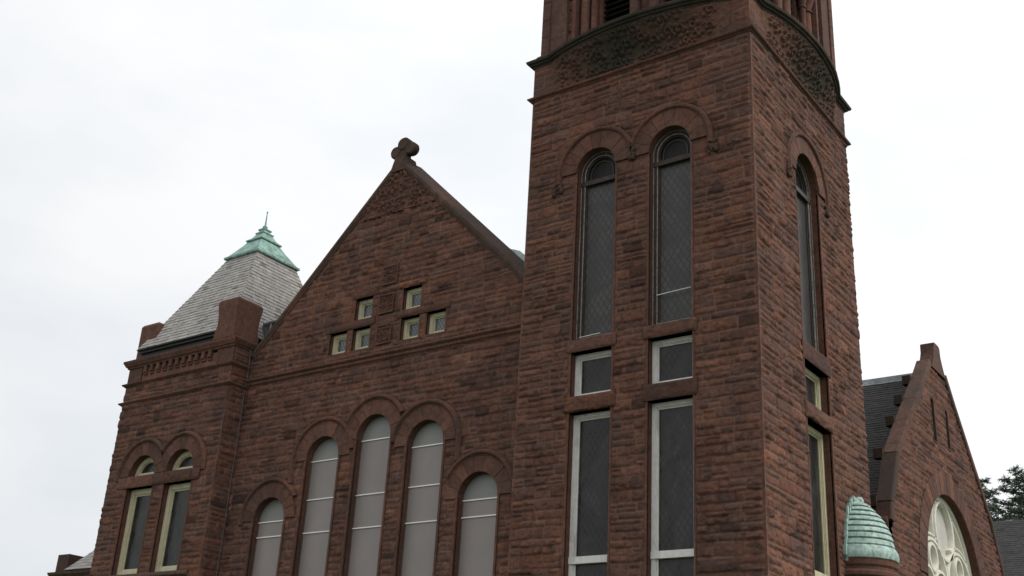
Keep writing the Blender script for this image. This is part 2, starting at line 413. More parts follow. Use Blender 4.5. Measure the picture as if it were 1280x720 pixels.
def stone_wall(name, parent, fr, u0, u1, v0, v1, res=.03, holes=(), outer=None, mats='rock', seed=1, amp=.060,
               marg=(.05, .05), flat=(), coarse_below=None, course=(.16, .18, .20, .22, .25, .28, .32)):
    """rock-faced random ashlar as one relief sheet, cut round the openings"""
    r = random.Random(seed)
    us = np.linspace(u0, u1, max(2, int(round((u1 - u0) / res)) + 1))
    if coarse_below and coarse_below > v0:
        va = np.linspace(v0, coarse_below, max(2, int((coarse_below - v0) / .12)) + 1)[:-1]
        vb = np.linspace(coarse_below, v1, int(round((v1 - coarse_below) / res)) + 1); vs = np.concatenate([va, vb])
    else: vs = np.linspace(v0, v1, max(2, int(round((v1 - v0) / res)) + 1))
    rows = [v0]
    while rows[-1] < v1 - .1: rows.append(rows[-1] + r.choice(course))
    rows[-1] = v1; rows = np.array(rows)
    nv, nu = len(vs), len(us)
    A0 = np.zeros((nv, nu)); A1 = A0.copy(); B0 = A0.copy(); B1 = A0.copy(); ID = np.zeros((nv, nu), np.int64)
    ri = np.clip(np.searchsorted(rows, vs, 'right') - 1, 0, len(rows) - 2)
    sid = 0
    for k in range(len(rows) - 1):
        sel = np.where(ri == k)[0]
        h = rows[k + 1] - rows[k]
        cuts = [u0, u0 + r.choice((.35, .7))]
        while cuts[-1] < u1 - .25: cuts.append(cuts[-1] + r.uniform(1.15, 2.7) * max(h, .19) * r.choice((.7, 1, 1.3)))
        cuts[-1] = u1; cuts = np.array(cuts)
        ci = np.clip(np.searchsorted(cuts, us, 'right') - 1, 0, len(cuts) - 2)
        split = np.array([h > .20 and r.random() < .35 for _ in range(len(cuts) - 1)])
        frac = np.array([r.choice((.4, .5, .6)) for _ in range(len(cuts) - 1)])
        if len(sel):
            V = vs[sel][:, None]
            mid = rows[k] + h * frac[ci][None, :]
            sp = split[ci][None, :] & np.ones((len(sel), 1), bool); upper = V >= mid
            A0[sel] = cuts[ci][None, :]; A1[sel] = cuts[ci + 1][None, :]
            B0[sel] = np.where(sp & upper, mid, rows[k]); B1[sel] = np.where(sp & ~upper, mid, rows[k + 1])
            ID[sel] = sid + ci[None, :] * 2 + (sp & upper)
        sid += 2 * len(cuts)
    U, V = np.meshgrid(us, vs)
    h, edge = rock_relief(U, V, A0, A1, B0, B1, ID, amp, seed)
    # dressed margins along the arrises
    h *= sstep((U - u0 - marg[0]) / .05) if marg[0] > 0 else 1
    h *= sstep((u1 - U - marg[1]) / .05) if marg[1] > 0 else 1
    keepv = np.ones(U.shape, bool)
    for sh in holes:
        d = sh.dist(U, V); h *= sstep((d - .05) / .06)
    for fl in flat:
        if fl[0] == 'ring': d = np.hypot(U - fl[1], V - fl[2]) - fl[3]; d = np.where(V > fl[2] - .1, d, 1)
        else: d = np.maximum(np.maximum(fl[1] - U, U - fl[2]), np.maximum(fl[3] - V, V - fl[4]))
        h *= sstep((d + .02) / .05)
    P = fr(U, V, h).reshape(-1, 3)
    i = np.arange(nv - 1)[:, None] * nu + np.arange(nu - 1)[None, :]
    Q = np.stack([i, i + 1, i + 1 + nu, i + nu], -1).reshape(-1, 4)
    uc = (U[:-1, :-1] + U[1:, 1:]).ravel() / 2; vc = (V[:-1, :-1] + V[1:, 1:]).ravel() / 2
    keep = np.ones(len(uc), bool)
    for sh in holes: keep &= sh.dist(uc, vc) > -.0 + res * .6
    if outer is not None: keep &= outer(uc, vc)
    Q = Q[keep]
    # tint
    b1 = _h(ID, ID * 0 + 11, seed); b2 = _h(ID, ID * 0 + 12, seed); b3 = _h(ID, ID * 0 + 13, seed)
    br = .87 + .28 * b1; br = np.where(b3 > .955, br * .50, br); br = np.where(b3 < .05, br * 1.3, br)
    joint = (1 - edge) * .30 * (vnoise(U * 2.2, V * 2.2, seed + 31) > .42)
    T = np.stack([br, b2, joint, np.ones_like(br)], -1).reshape(-1, 4).astype(np.float32)
    used = np.zeros(len(P), bool); used[Q.ravel()] = True
    remap = np.cumsum(used) - 1; P = P[used]; T = T[used]; Q = remap[Q]
    me = bpy.data.meshes.new(name)
    me.vertices.add(len(P)); me.vertices.foreach_set('co', P.astype(np.float32).ravel())
    me.loops.add(Q.size); me.loops.foreach_set('vertex_index', Q.astype(np.int32).ravel())
    me.polygons.add(len(Q)); me.polygons.foreach_set('loop_start', np.arange(0, Q.size, 4, dtype=np.int32))
    me.polygons.foreach_set('loop_total', np.full(len(Q), 4, np.int32))
    me.update(calc_edges=True)
    a = me.color_attributes.new('tint', 'FLOAT_COLOR', 'POINT'); a.data.foreach_set('color', T.ravel())
    me.polygons.foreach_set('use_smooth', np.ones(len(Q), bool))
    return link(name, me, M[mats], parent)

def rock_block(mb, fr, u0, u1, v0, v1, n0, n1, amp=.035, seed=1, tint=None):
    """one rock-faced block"""
    nu = max(3, int((u1 - u0) / .035)); nv = max(3, int((v1 - v0) / .035))
    us = np.linspace(u0, u1, nu + 1); vs = np.linspace(v0, v1, nv + 1); U, V = np.meshgrid(us, vs)
    o = np.ones_like(U)
    h, e = rock_relief(U, V, o * (u0 - .002), o * (u1 + .002), o * (v0 - .002), o * (v1 + .002), (o * seed).astype(np.int64), amp, seed)
    P = fr(U, V, n1 + h).reshape(-1, 3); fs = []
    for j in range(nv):
        for i in range(nu): a = j * (nu + 1) + i; fs.append((a, a + 1, a + nu + 2, a + nu + 1))
    base = len(P); ring = [i for i in range(nu + 1)] + [j * (nu + 1) + nu for j in range(1, nv + 1)] + [nv * (nu + 1) + i for i in range(nu - 1, -1, -1)] + [j * (nu + 1) for j in range(nv - 1, 0, -1)]
    UF, VF = U.ravel(), V.ravel()
    bk = [fr(UF[i], VF[i], n0) for i in ring]
    for k in range(len(ring)):
        k2 = (k + 1) % len(ring); fs.append((ring[k], base + k, base + k2, ring[k2]))
    mb.add(list(P) + bk, fs, tint or rtint())

def voussoirs(mb, fr, cu, vs, r0, r1, n0, n1, k=11, gap=.006):
    for i in range(k):
        a0 = math.pi * i / k; a1 = math.pi * (i + 1) / k; rings = []
        jit = random.uniform(-.006, .008)
        for t in range(5):
            a = a0 + (a1 - a0) * t / 4
            if t == 0 and i: a += gap / r1
            if t == 4 and i < k - 1: a -= gap / r1
            c, s_ = math.cos(a), math.sin(a)
            rings.append([fr(cu + r0 * c, vs + r0 * s_, n0), fr(cu + r0 * c, vs + r0 * s_, n1 + jit), fr(cu + r1 * c, vs + r1 * s_, n1 + jit), fr(cu + r1 * c, vs + r1 * s_, n0)])
        mb.loft(rings, tint=rtint(.9))

def hood(mb, fr, cu, vs, r, legL=0.0, legR=0.0, a0=0.0, a1=math.pi, out=.12, w=.16):
    """moulded label over an arch, running left to right"""
    path = []
    if legL > 0: path.append((cu - r, vs - legL))
    K = 18
    for i in range(K + 1):
        a = a1 + (a0 - a1) * i / K
        path.append((cu + r * math.cos(a), vs + r * math.sin(a)))
    if legR > 0: path.append((cu + r, vs - legR))
    prof = [(0, -.02), (0, .05), (.03, .055), (.04, out * .8), (.07, out), (w * .72, out), (w * .8, out * .75), (w * .86, out * .7), (w, out * .35), (w, -.02)]
    face_sweep(mb, fr, path, prof, per=3)

def label_stop(mb, fr, u, v, s=.17, seed=0):
    """carved leaf boss ending a label"""
    R = random.Random(seed)
    for k in range(16):
        du, dv = R.uniform(-s, s) * .8, R.uniform(-s, s)
        r_ = R.uniform(.035, .07); c = fr(u + du, v + dv, .05 + R.uniform(0, .07))
        rings = []
        for t in range(1, 5):
            ph = math.pi * t / 5
            rings.append([fr(u + du + r_ * math.sin(ph) * math.cos(a), v + dv + r_ * 1.2 * math.cos(ph), .06 + .05 * R.random() * 0 + r_ * math.sin(ph) * math.sin(a)) for a in [2 * math.pi * q / 6 for q in range(6)]])
        mb.loft(rings, tint=(.8, .5, 0))
    mb.box(fr, u - s * .8, u + s * .8, v - s * .9, v + s * .9, -.02, .06, (.8, .5, 0))

def carve(u, v, cell=.34, seed=3):
    """scrollwork relief 0..1"""
    cx = np.floor(u / cell); cy = np.floor(v / cell); best = np.full(u.shape, 9.); hh = np.zeros(u.shape)
    for ox in (-1, 0, 1):
        for oy in (-1, 0, 1):
            jx = (cx + ox + .5 + .5 * (_h(cx + ox, cy + oy, seed) - .5)) * cell; jy = (cy + oy + .5 + .5 * (_h(cx + ox, cy + oy, seed + 1) - .5)) * cell
            dx, dy = u - jx, v - jy; r_ = np.hypot(dx, dy); th = np.arctan2(dy, dx)
            sg = np.where(_h(cx + ox, cy + oy, seed + 2) > .5, 1, -1)
            sp = .5 + .5 * np.cos(th * sg + r_ / cell * 20); lf = .5 + .5 * np.cos(5 * th + 3 * r_ / cell)
            val = np.where(r_ < cell * .33, sp, lf) * sstep((cell * .62 - r_) / (cell * .2))
            m_ = r_ < best; hh = np.where(m_, val, hh); best = np.where(m_, r_, best)
    return sstep((hh - .25) / .45) * (.75 + .25 * vnoise(u / .03, v / .03, seed + 9))

def relief_sheet(name, parent, mat, fn, nu, nv, keep=None, tint=(1, .5, 0), hue=None):
    """fn(s,t arrays 0..1) -> points (nv+1,nu+1,3)"""
    s_, t_ = np.meshgrid(np.linspace(0, 1, nu + 1), np.linspace(0, 1, nv + 1))
    P = fn(s_, t_).reshape(-1, 3)
    i = np.arange(nv)[:, None] * (nu + 1) + np.arange(nu)[None, :]
    Q = np.stack([i, i + 1, i + nu + 2, i + nu + 1], -1).reshape(-1, 4)
    if keep is not None:
        kk = keep((s_[:-1, :-1] + s_[1:, 1:]) / 2, (t_[:-1, :-1] + t_[1:, 1:]) / 2).ravel(); Q = Q[kk]
    me = bpy.data.meshes.new(name); me.from_pydata(P.tolist(), [], Q.tolist()); me.update()
    a = me.color_attributes.new('tint', 'FLOAT_COLOR', 'POINT')
    T = np.tile(np.array([*tint, 1], np.float32), (len(P), 1))
    if hue is not None: T[:, 1] = np.clip(hue(s_, t_), 0, 1).ravel()
    a.data.foreach_set('color', T.ravel())
    me.polygons.foreach_set('use_smooth', [True] * len(me.polygons))
    return link(name, me, M[mat], parent)

def slates(mb, BL, BR, TR, TL, course=.19, width=.26, lift=.014, dark=0.0, R=None, missing=0.0):
    """individual overlapping slates on a four-cornered slope, clipped to its edges"""
    R = R or random.Random(5)
    BL, BR, TR, TL = map(Vector, (BL, BR, TR, TL))
    ex = (BR - BL).normalized(); nn = ex.cross((TL - BL)).normalized()
    if nn.z < 0: nn = -nn
    up = nn.cross(ex)
    if up.z < 0: up = -up
    H = (TL - BL).dot(up); rows = max(1, round(H / course))
    def edge(t): return (BL.lerp(TL, t), BR.lerp(TR, t))
    for k in range(rows):
        a, b = edge(k / rows); c, d = edge(min(1, (k + 1) / rows + .25 / rows))
        x0, x1 = (a - BL).dot(ex), (b - BL).dot(ex); y0, y1 = (c - BL).dot(ex), (d - BL).dot(ex)
        v0, v1 = (a - BL).dot(up), (c - BL).dot(up)
        st = min(x0, y0) - (k % 2) * width / 2 - R.uniform(0, .05)
        xs = [st]
        while xs[-1] < max(x1, y1): xs.append(xs[-1] + width * R.uniform(.85, 1.15))
        for i in range(len(xs) - 1):
            if R.random() < missing: continue
            g = .004
            p, q = max(xs[i] + g, x0), min(xs[i + 1] - g, x1); p2, q2 = max(xs[i] + g, y0), min(xs[i + 1] - g, y1)
            if q - p < .01 and q2 - p2 < .01: continue
            if q < p: p = q = min(max((p + q) / 2, x0), x1)
            if q2 < p2: p2 = q2 = min(max((p2 + q2) / 2, y0), y1)
            l_ = lift * R.uniform(.8, 1.5); dz = R.uniform(-.006, .006)
            P = [BL + ex * p + up * (v0 + dz) + nn * l_, BL + ex * q + up * (v0 + dz) + nn * l_ * R.uniform(.9, 1.1), BL + ex * q2 + up * v1 + nn * .001, BL + ex * p2 + up * v1 + nn * .001,
                 BL + ex * p + up * (v0 + dz) - nn * .003, BL + ex * q + up * (v0 + dz) - nn * .003]
            mb.add(P, [(0, 1, 2, 3), (4, 5, 1, 0), (0, 3, 4), (1, 5, 2)], (R.uniform(.88, 1.10) * (.6 if R.random() < .015 else 1), R.random(), 0))

# ================================================================== ground (structure)
def gsheet(name, x0, x1, y0, y1, z, mat):
    me = bpy.data.meshes.new(name); me.from_pydata([(x0, y0, z), (x1, y0, z), (x1, y1, z), (x0, y1, z)], [], [(0, 1, 2, 3)])
    o = link(name, me, mat); o['kind'] = 'structure'; return o
M['grass'] = plain('lawn', (.055, .085, .028), .9, .4, 1.2, .03)
M['paving'] = plain('concrete_paving', (.30, .29, .27), .85, .15, 2, .004)
M['asphalt'] = plain('asphalt', (.05, .05, .052), .9, .2, 3, .006)
gsheet('ground', -1500, 1500, -1500, 1500, 0, M['grass'])
mbk = MB()
fz = front(0)
gsheet('road', -1500, 1500, -46, -29, .004, M['asphalt'])
gp = MB(); gp.box(fz, -200, 200, -.1, .13, 18.2, 24.0); o = gp.build('pavement', M['paving'], smooth=0); o['kind'] = 'structure'
gk = MB(); gk.box(fz, -200, 200, -.1, .145, 28.8, 29.0); o = gk.build('kerb', M['paving'], smooth=0); o['kind'] = 'structure'

# ================================================================== church
church = empty('church', (0, 0, 0))
church['label'] = 'brownstone church with tall bell tower, cross-topped front gable and small slate-roofed corner tower'
church['category'] = 'church'

def group_part(name, label=None):
    o = empty(name, (0, 0, 0), church)
    if label: o['label'] = label
    return o

# ---------- windows
def window(name, fr, sh, depth=.21, fw=.10, frame_mat='white', pane_mat='glass_low', label=None, jamb='smooth', jw=.05, jn=.014,
           sash=.055, transoms=(), deep=.5, head=None):
    w = MB()
    band(w, fr, sh, -jw, 0, -.05, jn, tint=(1, .3, 0)); band(w, fr, sh, -.01, .0, -deep, -.02, tint=(.9, .3, 0))
    wo_ = w.build(name, M[jamb], church, smooth=30)
    if label: wo_['label'] = label
    f = MB()
    band(f, fr, sh, .0, fw, -depth - .12, -depth)
    band(f, fr, sh, fw - .005, fw + .02, -depth - .10, -depth - .025)
    band(f, fr, sh, fw + .015, fw + sash, -depth - .12, -depth - .055)
    for (z, hgt, nn) in transoms:
        f.box(fr, sh.cu - sh.w / 2 + .004, sh.cu + sh.w / 2 - .004, z - hgt / 2, z + hgt / 2, -depth - .11, -depth + nn)
    f.build('frame', M[frame_mat], wo_, smooth=30)
    if head is None:
        g = MB(); sheet(g, fr, sh, fw + sash - .01, -depth - .085); g.build('pane', M[pane_mat], wo_, smooth=0)
    else:
        lo = Shape(sh.cu, sh.w, sh.v0, head + fw + sash, False); g = MB(); sheet(g, fr, lo, fw + sash - .01, -depth - .085); g.build('pane', M[pane_mat], wo_, smooth=0)
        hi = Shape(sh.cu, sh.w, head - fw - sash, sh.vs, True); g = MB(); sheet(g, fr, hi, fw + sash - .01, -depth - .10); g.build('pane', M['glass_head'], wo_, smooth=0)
        f = MB(); band(f, fr, sh, .0, .013, -depth - .05, -depth + .012); band(f, fr, sh, fw + .004, fw + .016, -depth - .05, -depth + .006); f.build('putty_edge', M['putty'], wo_, smooth=30)
        f = MB(); band(f, fr, hi, fw + sash + .07, fw + sash + .10, -depth - .10, -depth - .075); f.build('glazing_bar', M['darkwood'], wo_, smooth=30)
    return wo_

def piece(name, mat, parent, fn, *a, smooth=35, **k):
    mb_ = MB(); fn(mb_, *a, **k); return mb_.build(name, M[mat], parent, smooth=smooth)

# ---------- bell tower
TW, TE, TN, TZ = -6.48, 0.0, 6.45, 20.0
F0, R0 = front(0), right(0)
Wa = [Shape(-4.345, 1.15, 11.50, 16.16, True), Shape(-2.215, 1.15, 11.50, 16.16, True)]
Wb = [Shape(s.cu, 1.15, 10.05, 11.18, False) for s in Wa]
Wc = [Shape(s.cu, 1.15, 3.40, 9.66, False) for s in Wa]
Sa = Shape(3.22, 1.50, 11.50, 16.10, True); Sb = Shape(3.22, 1.50, 10.0, 11.05, False); Sc = Shape(3.22, 1.50, 3.4, 9.62, False)
tower = group_part('bell_tower', 'tall square bell tower with bowed carved cornice')
flatF = [('ring', s.cu, s.vs, 1.2) for s in Wa] + [('rect', s.cu - .72, s.cu + .72, 11.18, 11.5) for s in Wa] + [('rect', s.cu - .72, s.cu + .72, 9.66, 10.05) for s in Wa]
flatR = [('ring', 3.22, 16.10, 1.3), ('rect', 2.3, 4.14, 11.05, 11.5), ('rect', 2.3, 4.14, 9.62, 10.0)]
stone_wall('wall', tower, F0, TW, TE, 0, 18.80, .025, Wa + Wb + Wc, seed=21, flat=flatF, coarse_below=5.2)
stone_wall('wall', tower, R0, 0, TN, 0, 18.80, .027, [Sa, Sb, Sc], seed=34, flat=flatR, coarse_below=5.0, amp=.062, marg=(.05, .015), course=(.17, .2, .2, .24, .28, .32))
stone_wall('wall', tower, left(TW), -TN, 0, 0, 18.80, .10, seed=3)
stone_wall('wall', tower, back(TN), 0, -TW, 0, 18.80, .10, seed=4)
# upper wall zone between the two mouldings
stone_wall('frieze_wall', tower, F0, TW, TE, 18.80, 19.95, .03, seed=5, amp=.02, course=(.38,))
stone_wall('frieze_wall', tower, R0, 0, TN, 18.80, 19.95, .03, seed=6, amp=.02, course=(.38,), marg=(.05, 0))
stone_wall('frieze_wall', tower, left(TW), -TN, 0, 18.80, 19.95, .10, seed=7)
stone_wall('frieze_wall', tower, back(TN), 0, -TW, 18.80, 19.95, .10, seed=8)
sq = [(TW, TN), (TW, 0), (TE, 0), (TE, TN)]
mb = MB()
plan_sweep(mb, sq, 18.79, [(-.05, 0), (.03, 0), (.05, .03), (.10, .05), (.12, .08), (.12, .11), (.03, .17), (-.05, .17)], closed=True)
mb.build('string_course', M['smooth'], tower, smooth=30)

# bowed corbel under the belfry balcony, on the two faces seen and the two behind
def bow_out(s_): return np.sqrt(np.maximum(1 - (2 * s_ - 1) ** 2 * .985, 0)) * .0 + (1 - np.abs(2 * s_ - 1) ** 2.2) * .44
def bow(fr, a, b, nm):
    c0 = .42 if nm == 'front' else .62
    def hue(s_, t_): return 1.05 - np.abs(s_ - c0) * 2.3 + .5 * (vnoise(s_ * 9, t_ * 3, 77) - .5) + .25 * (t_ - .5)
    def fn(s_, t_):
        u = a + (b - a) * s_; o = bow_out(s_)
        base = o * (1 - np.cos(t_ * math.pi / 2) ** 1.2) + .012
        z = 18.96 + .96 * t_
        h = carve(u * 1.0, z * 1.0 + o * .8, .40, 5) * .075 * sstep((o - .03) / .12) * sstep(t_ / .06) * sstep((1 - t_) / .08)
        return fr(u, z, base + h)
    return relief_sheet('corbel', tower, 'mossy', fn, 260, 60, hue=hue)
cor = [bow(F0, -5.95, -.53, 'front'), bow(R0, .70, 5.75, 'side')]
cor[0]['label'] = 'mossy carved bow under the belfry, front face'
cor[1]['label'] = 'carved bow under the belfry, right face'
bow(left(TW), -5.75, -.70, 'l'); bow(back(TN), .53, 5.95, 'b')
path = []
def bpath(fr, a, b, e0, e1):
    r_ = [fr(e0, 0, 0)[:2]]
    for k in range(15):
        s_ = k / 14; r_.append(fr(a + (b - a) * s_, 0, float(bow_out(np.array(s_))))[:2])
    return [tuple(p) for p in r_]
path = bpath(F0, -5.95, -.53, TW, 0) + bpath(R0, .70, 5.75, 0, TN) + bpath(back(TN), .53, 5.95, 0, 0) + bpath(left(TW), -5.75, -.70, -TN, 0)
mb = MB()
plan_sweep(mb, path, 19.90, [(-.3, 0), (.02, 0), (.04, .05), (.09, .06), (.10, .10), (.16, .12), (.18, .16), (.18, .20), (.13, .24), (.10, .27), (-.05, .30), (-.5, .30)], closed=True, seglen=.9)
mb.build('cornice', M['cornice_dark'], tower, smooth=35)
mb = MB()
mb.box(F0, TW, TE, 19.93, 20.18, -TN, 0, (.9, .5, 0))
plan_sweep(mb, sq, 20.18, [(-.3, 0), (-.02, 0), (-.02, .12), (-.10, .20), (-.3, .20)], closed=True)
mb.build('belfry_plinth', M['smooth'], tower, smooth=30)

# belfry stage
def belfry_face(fr, c, half):
    # c = centre, half = half width of the face
    n = -.30
    pier = MB()
    for sg in (-1, 1):
        a, b = sorted((c + sg * (half - .42), c + sg * (half - .14)))
        a2, b2 = sorted((c + sg * 2.08, c + sg * (half - .22)))
        pier.box(fr, *sorted((c + sg * (half - .15), c + sg * (half - .36))), 20.3, 25.2, -.9, -.122, rtint(.4))
        pier.box(fr, *sorted((c + sg * 2.08, c + sg * 2.20)), 20.3, 25.2, -.9, -.22, rtint(.4))
        z = 20.3; k = 0
        while z < 25.1:
            hh = random.choice((.26, .34, .42))
            rock_block(pier, fr, *sorted((c + sg * 2.205, c + sg * (half - .365))), z, min(z + hh - .012, 25.2), -.9, -.30, .06, seed=int(900 + sg * 50 + k + half * 10)); z += hh; k += 1
        pier.box(fr, *sorted((c + sg * 1.46, c + sg * 2.08)), 20.3, 25.2, -.95, -.62, rtint(.4))
    pier.box(fr, c - .48, c + .48, 20.3, 25.2, -1.0, -.60, rtint(.4))
    # arch heads above the openings
    pier.box(fr, c - 2.1, c + 2.1, 23.6, 25.2, -.95, -.35, rtint(.4))
    pier.build('pier', M['smooth'], tower, smooth=30)
    for off, rad in ((-1.90, .14), (-1.60, .10), (-.30, .15), (.30, .15), (1.60, .10), (1.90, .14)):
        p = fr(c + off, 20.36, -.46)
        cm = MB()
        cm.lathe(p, [(rad * 1.5, -.02), (rad * 1.5, .05), (rad * 1.25, .10), (rad * 1.3, .13), (rad, .17), (rad * .93, 2.35), (rad * 1.25, 2.37), (rad * 1.25, 2.42), (rad * 1.0, 2.44), (rad * 1.15, 2.55), (rad * 1.7, 2.78), (rad * 1.8, 2.80), (rad * 1.8, 2.90), (rad * .5, 2.90)], 16, tint=rtint(.5))
        cm.box(fr, c + off - rad * 1.7, c + off + rad * 1.7, 23.25, 25.2, -.75, -.46 + rad * 1.2, rtint(.4))
        cm.build('column', M['smooth'], tower, smooth=35)
    for off in (-.97, .97):
        lv = MB()
        for k in range(17):
            z = 20.5 + k * .185
            P = [fr(c + off + du, z + dz, nn) for du in (-.53, .53) for (dz, nn) in ((0, -.72), (.02, -.70), (.20, -.92), (.18, -.94))]
            lv.add(P, [(0, 1, 2, 3), (4, 5, 6, 7), (0, 1, 5, 4), (1, 2, 6, 5), (2, 3, 7, 6), (3, 0, 4, 7)])
        lv.box(fr, c + off - .53, c + off + .53, 20.3, 23.7, -1.05, -1.0)
        lvo = lv.build('louvers', M['louver'], tower, smooth=0)
        rd = MB(); rd.tube([fr(c + off - .56, 21.02, -.60), fr(c + off + .52, 21.04, -.60)], .012, 6)
        rd.build('rod', M['bar'], lvo)
for (x_, y_) in ((TW, 0), (0, 0), (0, TN), (TW, TN)):
    mb = MB()
    sx = 1 if x_ < -3 else -1; sy = 1 if y_ < 3 else -1
    for z in np.arange(20.36, 25.1, .60):
        x0_, x1_ = sorted((x_ + sx * .10, x_ + sx * .365)); y0_, y1_ = sorted((y_ + sy * .10, y_ + sy * .365))
        mb.box(Frame((0, 0, 0), (1, 0, 0), (0, 1, 0)), x0_, x1_, z, min(z + .594, 25.2), y0_, y1_, rtint(.5))
    mb.build('corner_pier', M['smooth'], tower, smooth=0, bevel=.012)
belfry_face(F0, -3.24, 3.24); belfry_face(R0, 3.225, 3.225); belfry_face(back(TN), 3.24, 3.24); belfry_face(left(TW), -3.225, 3.225)
mb = MB(); mb.box(F0, TW + .9, TE - .9, 20.1, 25.2, -TN + .9, -.9, (.5, .5, 0)); mb.build('belfry_core', M['black'], tower, smooth=0)
mb = MB()
plan_sweep(mb, sq, 25.2, [(-1.2, 0), (-.2, 0), (.0, .15), (.12, .2), (.16, .3), (.16, .4), (-1.2, .4)], closed=True)
mb.build('cornice', M['smooth'], tower, smooth=30)
mb = MB(); e0 = (TW - .2, -.2, 25.6); e1 = (.2, -.2, 25.6); e2 = (.2, TN + .2, 25.6); e3 = (TW - .2, TN + .2, 25.6); ap = (-3.24, 3.22, 33)
for a, b in ((e0, e1), (e1, e2), (e2, e3), (e3, e0)): slates(mb, a, b, ap, ap, .3, .4, .02)
mb.add([e0, e1, e2, e3, (-3.24, 3.22, 32.98)], [(0, 1, 4), (1, 2, 4), (2, 3, 4), (3, 0, 4)])
mb.build('roof', M['slate'], tower, smooth=0, fix=False)

# tower windows with their arches, labels and lintels
am = math.acos(min(1, 1.065 / 1.10))
for i in range(2):
    w = window('lancet_window', F0, Wa[i], .21, .10, 'lancet_paint', 'glass_up', 'narrow arched window with weathered brown frame and grey leaded glass', transoms=((15.90, .13, .02),), deep=.5, head=15.9)
    piece('arch_stones', 'smooth', w, voussoirs, F0, Wa[i].cu, 16.16, .575, 1.03, -.05, .05, 9, smooth=30)
    piece('hood_mould', 'smooth', w, hood, F0, Wa[i].cu, 16.16, 1.03, **(dict(legL=.22, a0=am) if i == 0 else dict(legR=.22, a1=math.pi - am)))
    for (nm, ws, z0, z1) in (('square_window', Wb, 11.18, 11.5), ('tall_window', Wc, 9.66, 10.05)):
        sh = ws[i]
        w = window(nm, F0, sh, .21, .09, 'white', 'glass_low', 'small square white-framed window above the tall one' if nm[0] == 's' else 'tall white-framed window with dark leaded glass', transoms=((6.22, .16, .035),) if nm[0] == 't' else ())
        piece('lintel', 'rock', w, rock_block, F0, sh.cu - .70, sh.cu + .70, z0, z1, -.45, .035, .045, seed=100 + i + int(z0 * 7), smooth=50)
w = window('lancet_window', R0, Sa, .21, .12, 'darkwood', 'glass_up', transoms=((15.9, .13, .02),), head=15.9)
piece('arch_stones', 'smooth', w, voussoirs, R0, 3.22, 16.10, .75, 1.17, -.05, .05, 11, smooth=30)
piece('hood_mould', 'smooth', w, hood, R0, 3.22, 16.10, 1.17, legL=.22, legR=.22)
w = window('square_window', R0, Sb, .21, .11, 'cream', 'glass_low')
piece('lintel', 'rock', w, rock_block, R0, 2.34, 4.10, 11.05, 11.5, -.45, .035, .045, seed=131, smooth=50)
w = window('tall_window', R0, Sc, .21, .11, 'cream', 'glass_low', transoms=((6.15, .16, .035),))
piece('lintel', 'rock', w, rock_block, R0, 2.34, 4.10, 9.62, 10.0, -.45, .035, .045, seed=132, smooth=50)
for (fr, u_, v_, r_, k) in ((F0, -5.48, 15.82, .15, 1), (F0, -1.05, 15.82, .17, 2), (F0, -3.28, 16.24, .12, 3), (R0, 1.97, 15.80, .15, 4), (R0, 4.46, 15.80, .12, 5)):
    piece('label_stop', 'sooty', tower, label_stop, fr, u_, v_, r_, k, smooth=60)
mb = MB()
mb.tube([F0(-2.66, 12.33, -.17), F0(-1.76, 12.36, -.17)], .010, 6); mb.build('loose_rod', M['bar'], tower)
mb = MB(); mb.tube([F0(-4.80, 11.62, -.15), F0(-4.2, 11.64, -.15)], .010, 6); mb.build('loose_rod', M['bar'], tower)

# ---------- front gable
GY = .40; FG = front(GY); GC = -11.58; GAP = 18.66
def gz(u): return GAP - np.where(u > GC, .992, 1.0) * np.abs(u - GC)
cu5 = [-15.27, -13.41, -11.54, -9.67, -7.81]; sp5 = [8.00, 9.585, 9.99, 9.585, 8.00]
G5 = [Shape(c, 1.26, 3.2, s_, True) for c, s_ in zip(cu5, sp5)]
gable = group_part('gable_front', 'gabled brownstone front with five arched windows and a stone cross')
k_ = 1.01818
def kx(x): return 9.593 + (x - 9.593) * k_
def kz(z): return 1.6 + (z - 1.6) * k_
small = []
for (xr, zb, zt_) in ((-12.62, 12.49, 13.05), (-11.73, 12.49, 13.05), (-11.74, 13.41, 13.97), (-9.93, 13.39, 13.95), (-9.92, 12.49, 13.05), (-9.0, 12.49, 13.05)):
    r_ = kx(xr); small.append(Shape(r_ - .34, .68, kz(zb), kz(zt_) + .10, False))
flatG = [('ring', c, s_, 1.2) for c, s_ in zip(cu5, sp5)] + [('rect', -17, -6, 12.18, 12.46)]
for s in small: flatG.append(('rect', s.cu - .55, s.cu + .55, s.vs, s.vs + .22))
pan = [(-11.53, 14.57), (-11.58, 13.70), (-11.55, 12.80)]
pan = [(kx(-11.15), kz(14.58)), (kx(-11.19), kz(13.70)), (kx(-11.17), kz(12.78))]
for (a, b) in pan: flatG.append(('rect', a - .36, a + .36, b - .36, b + .36))
stone_wall('wall', gable, FG, -17.30, -6.44, 0, 18.7, .034, G5 + small, outer=lambda u, v: v < gz(u) - .10, seed=63, flat=flatG, coarse_below=5.2, marg=(0, 0))
mb = MB()
plan_path = [(-17.12, GY), (-6.47, GY)]
plan_sweep(mb, plan_path, 12.18, [(-.05, 0), (.03, 0), (.05, .03), (.08, .04), (.09, .08), (.06, .11), (.06, .13), (.10, .15), (.13, .18), (.13, .22), (.03, .28), (-.05, .28)])
mb.build('string_course', M['smooth'], gable, smooth=30)
bars = [(7.98, 7.55), (9.58, 8.48, 7.55), (9.97, 8.45, 7.55), (9.58, 8.50, 7.55), (7.98, 7.55)]
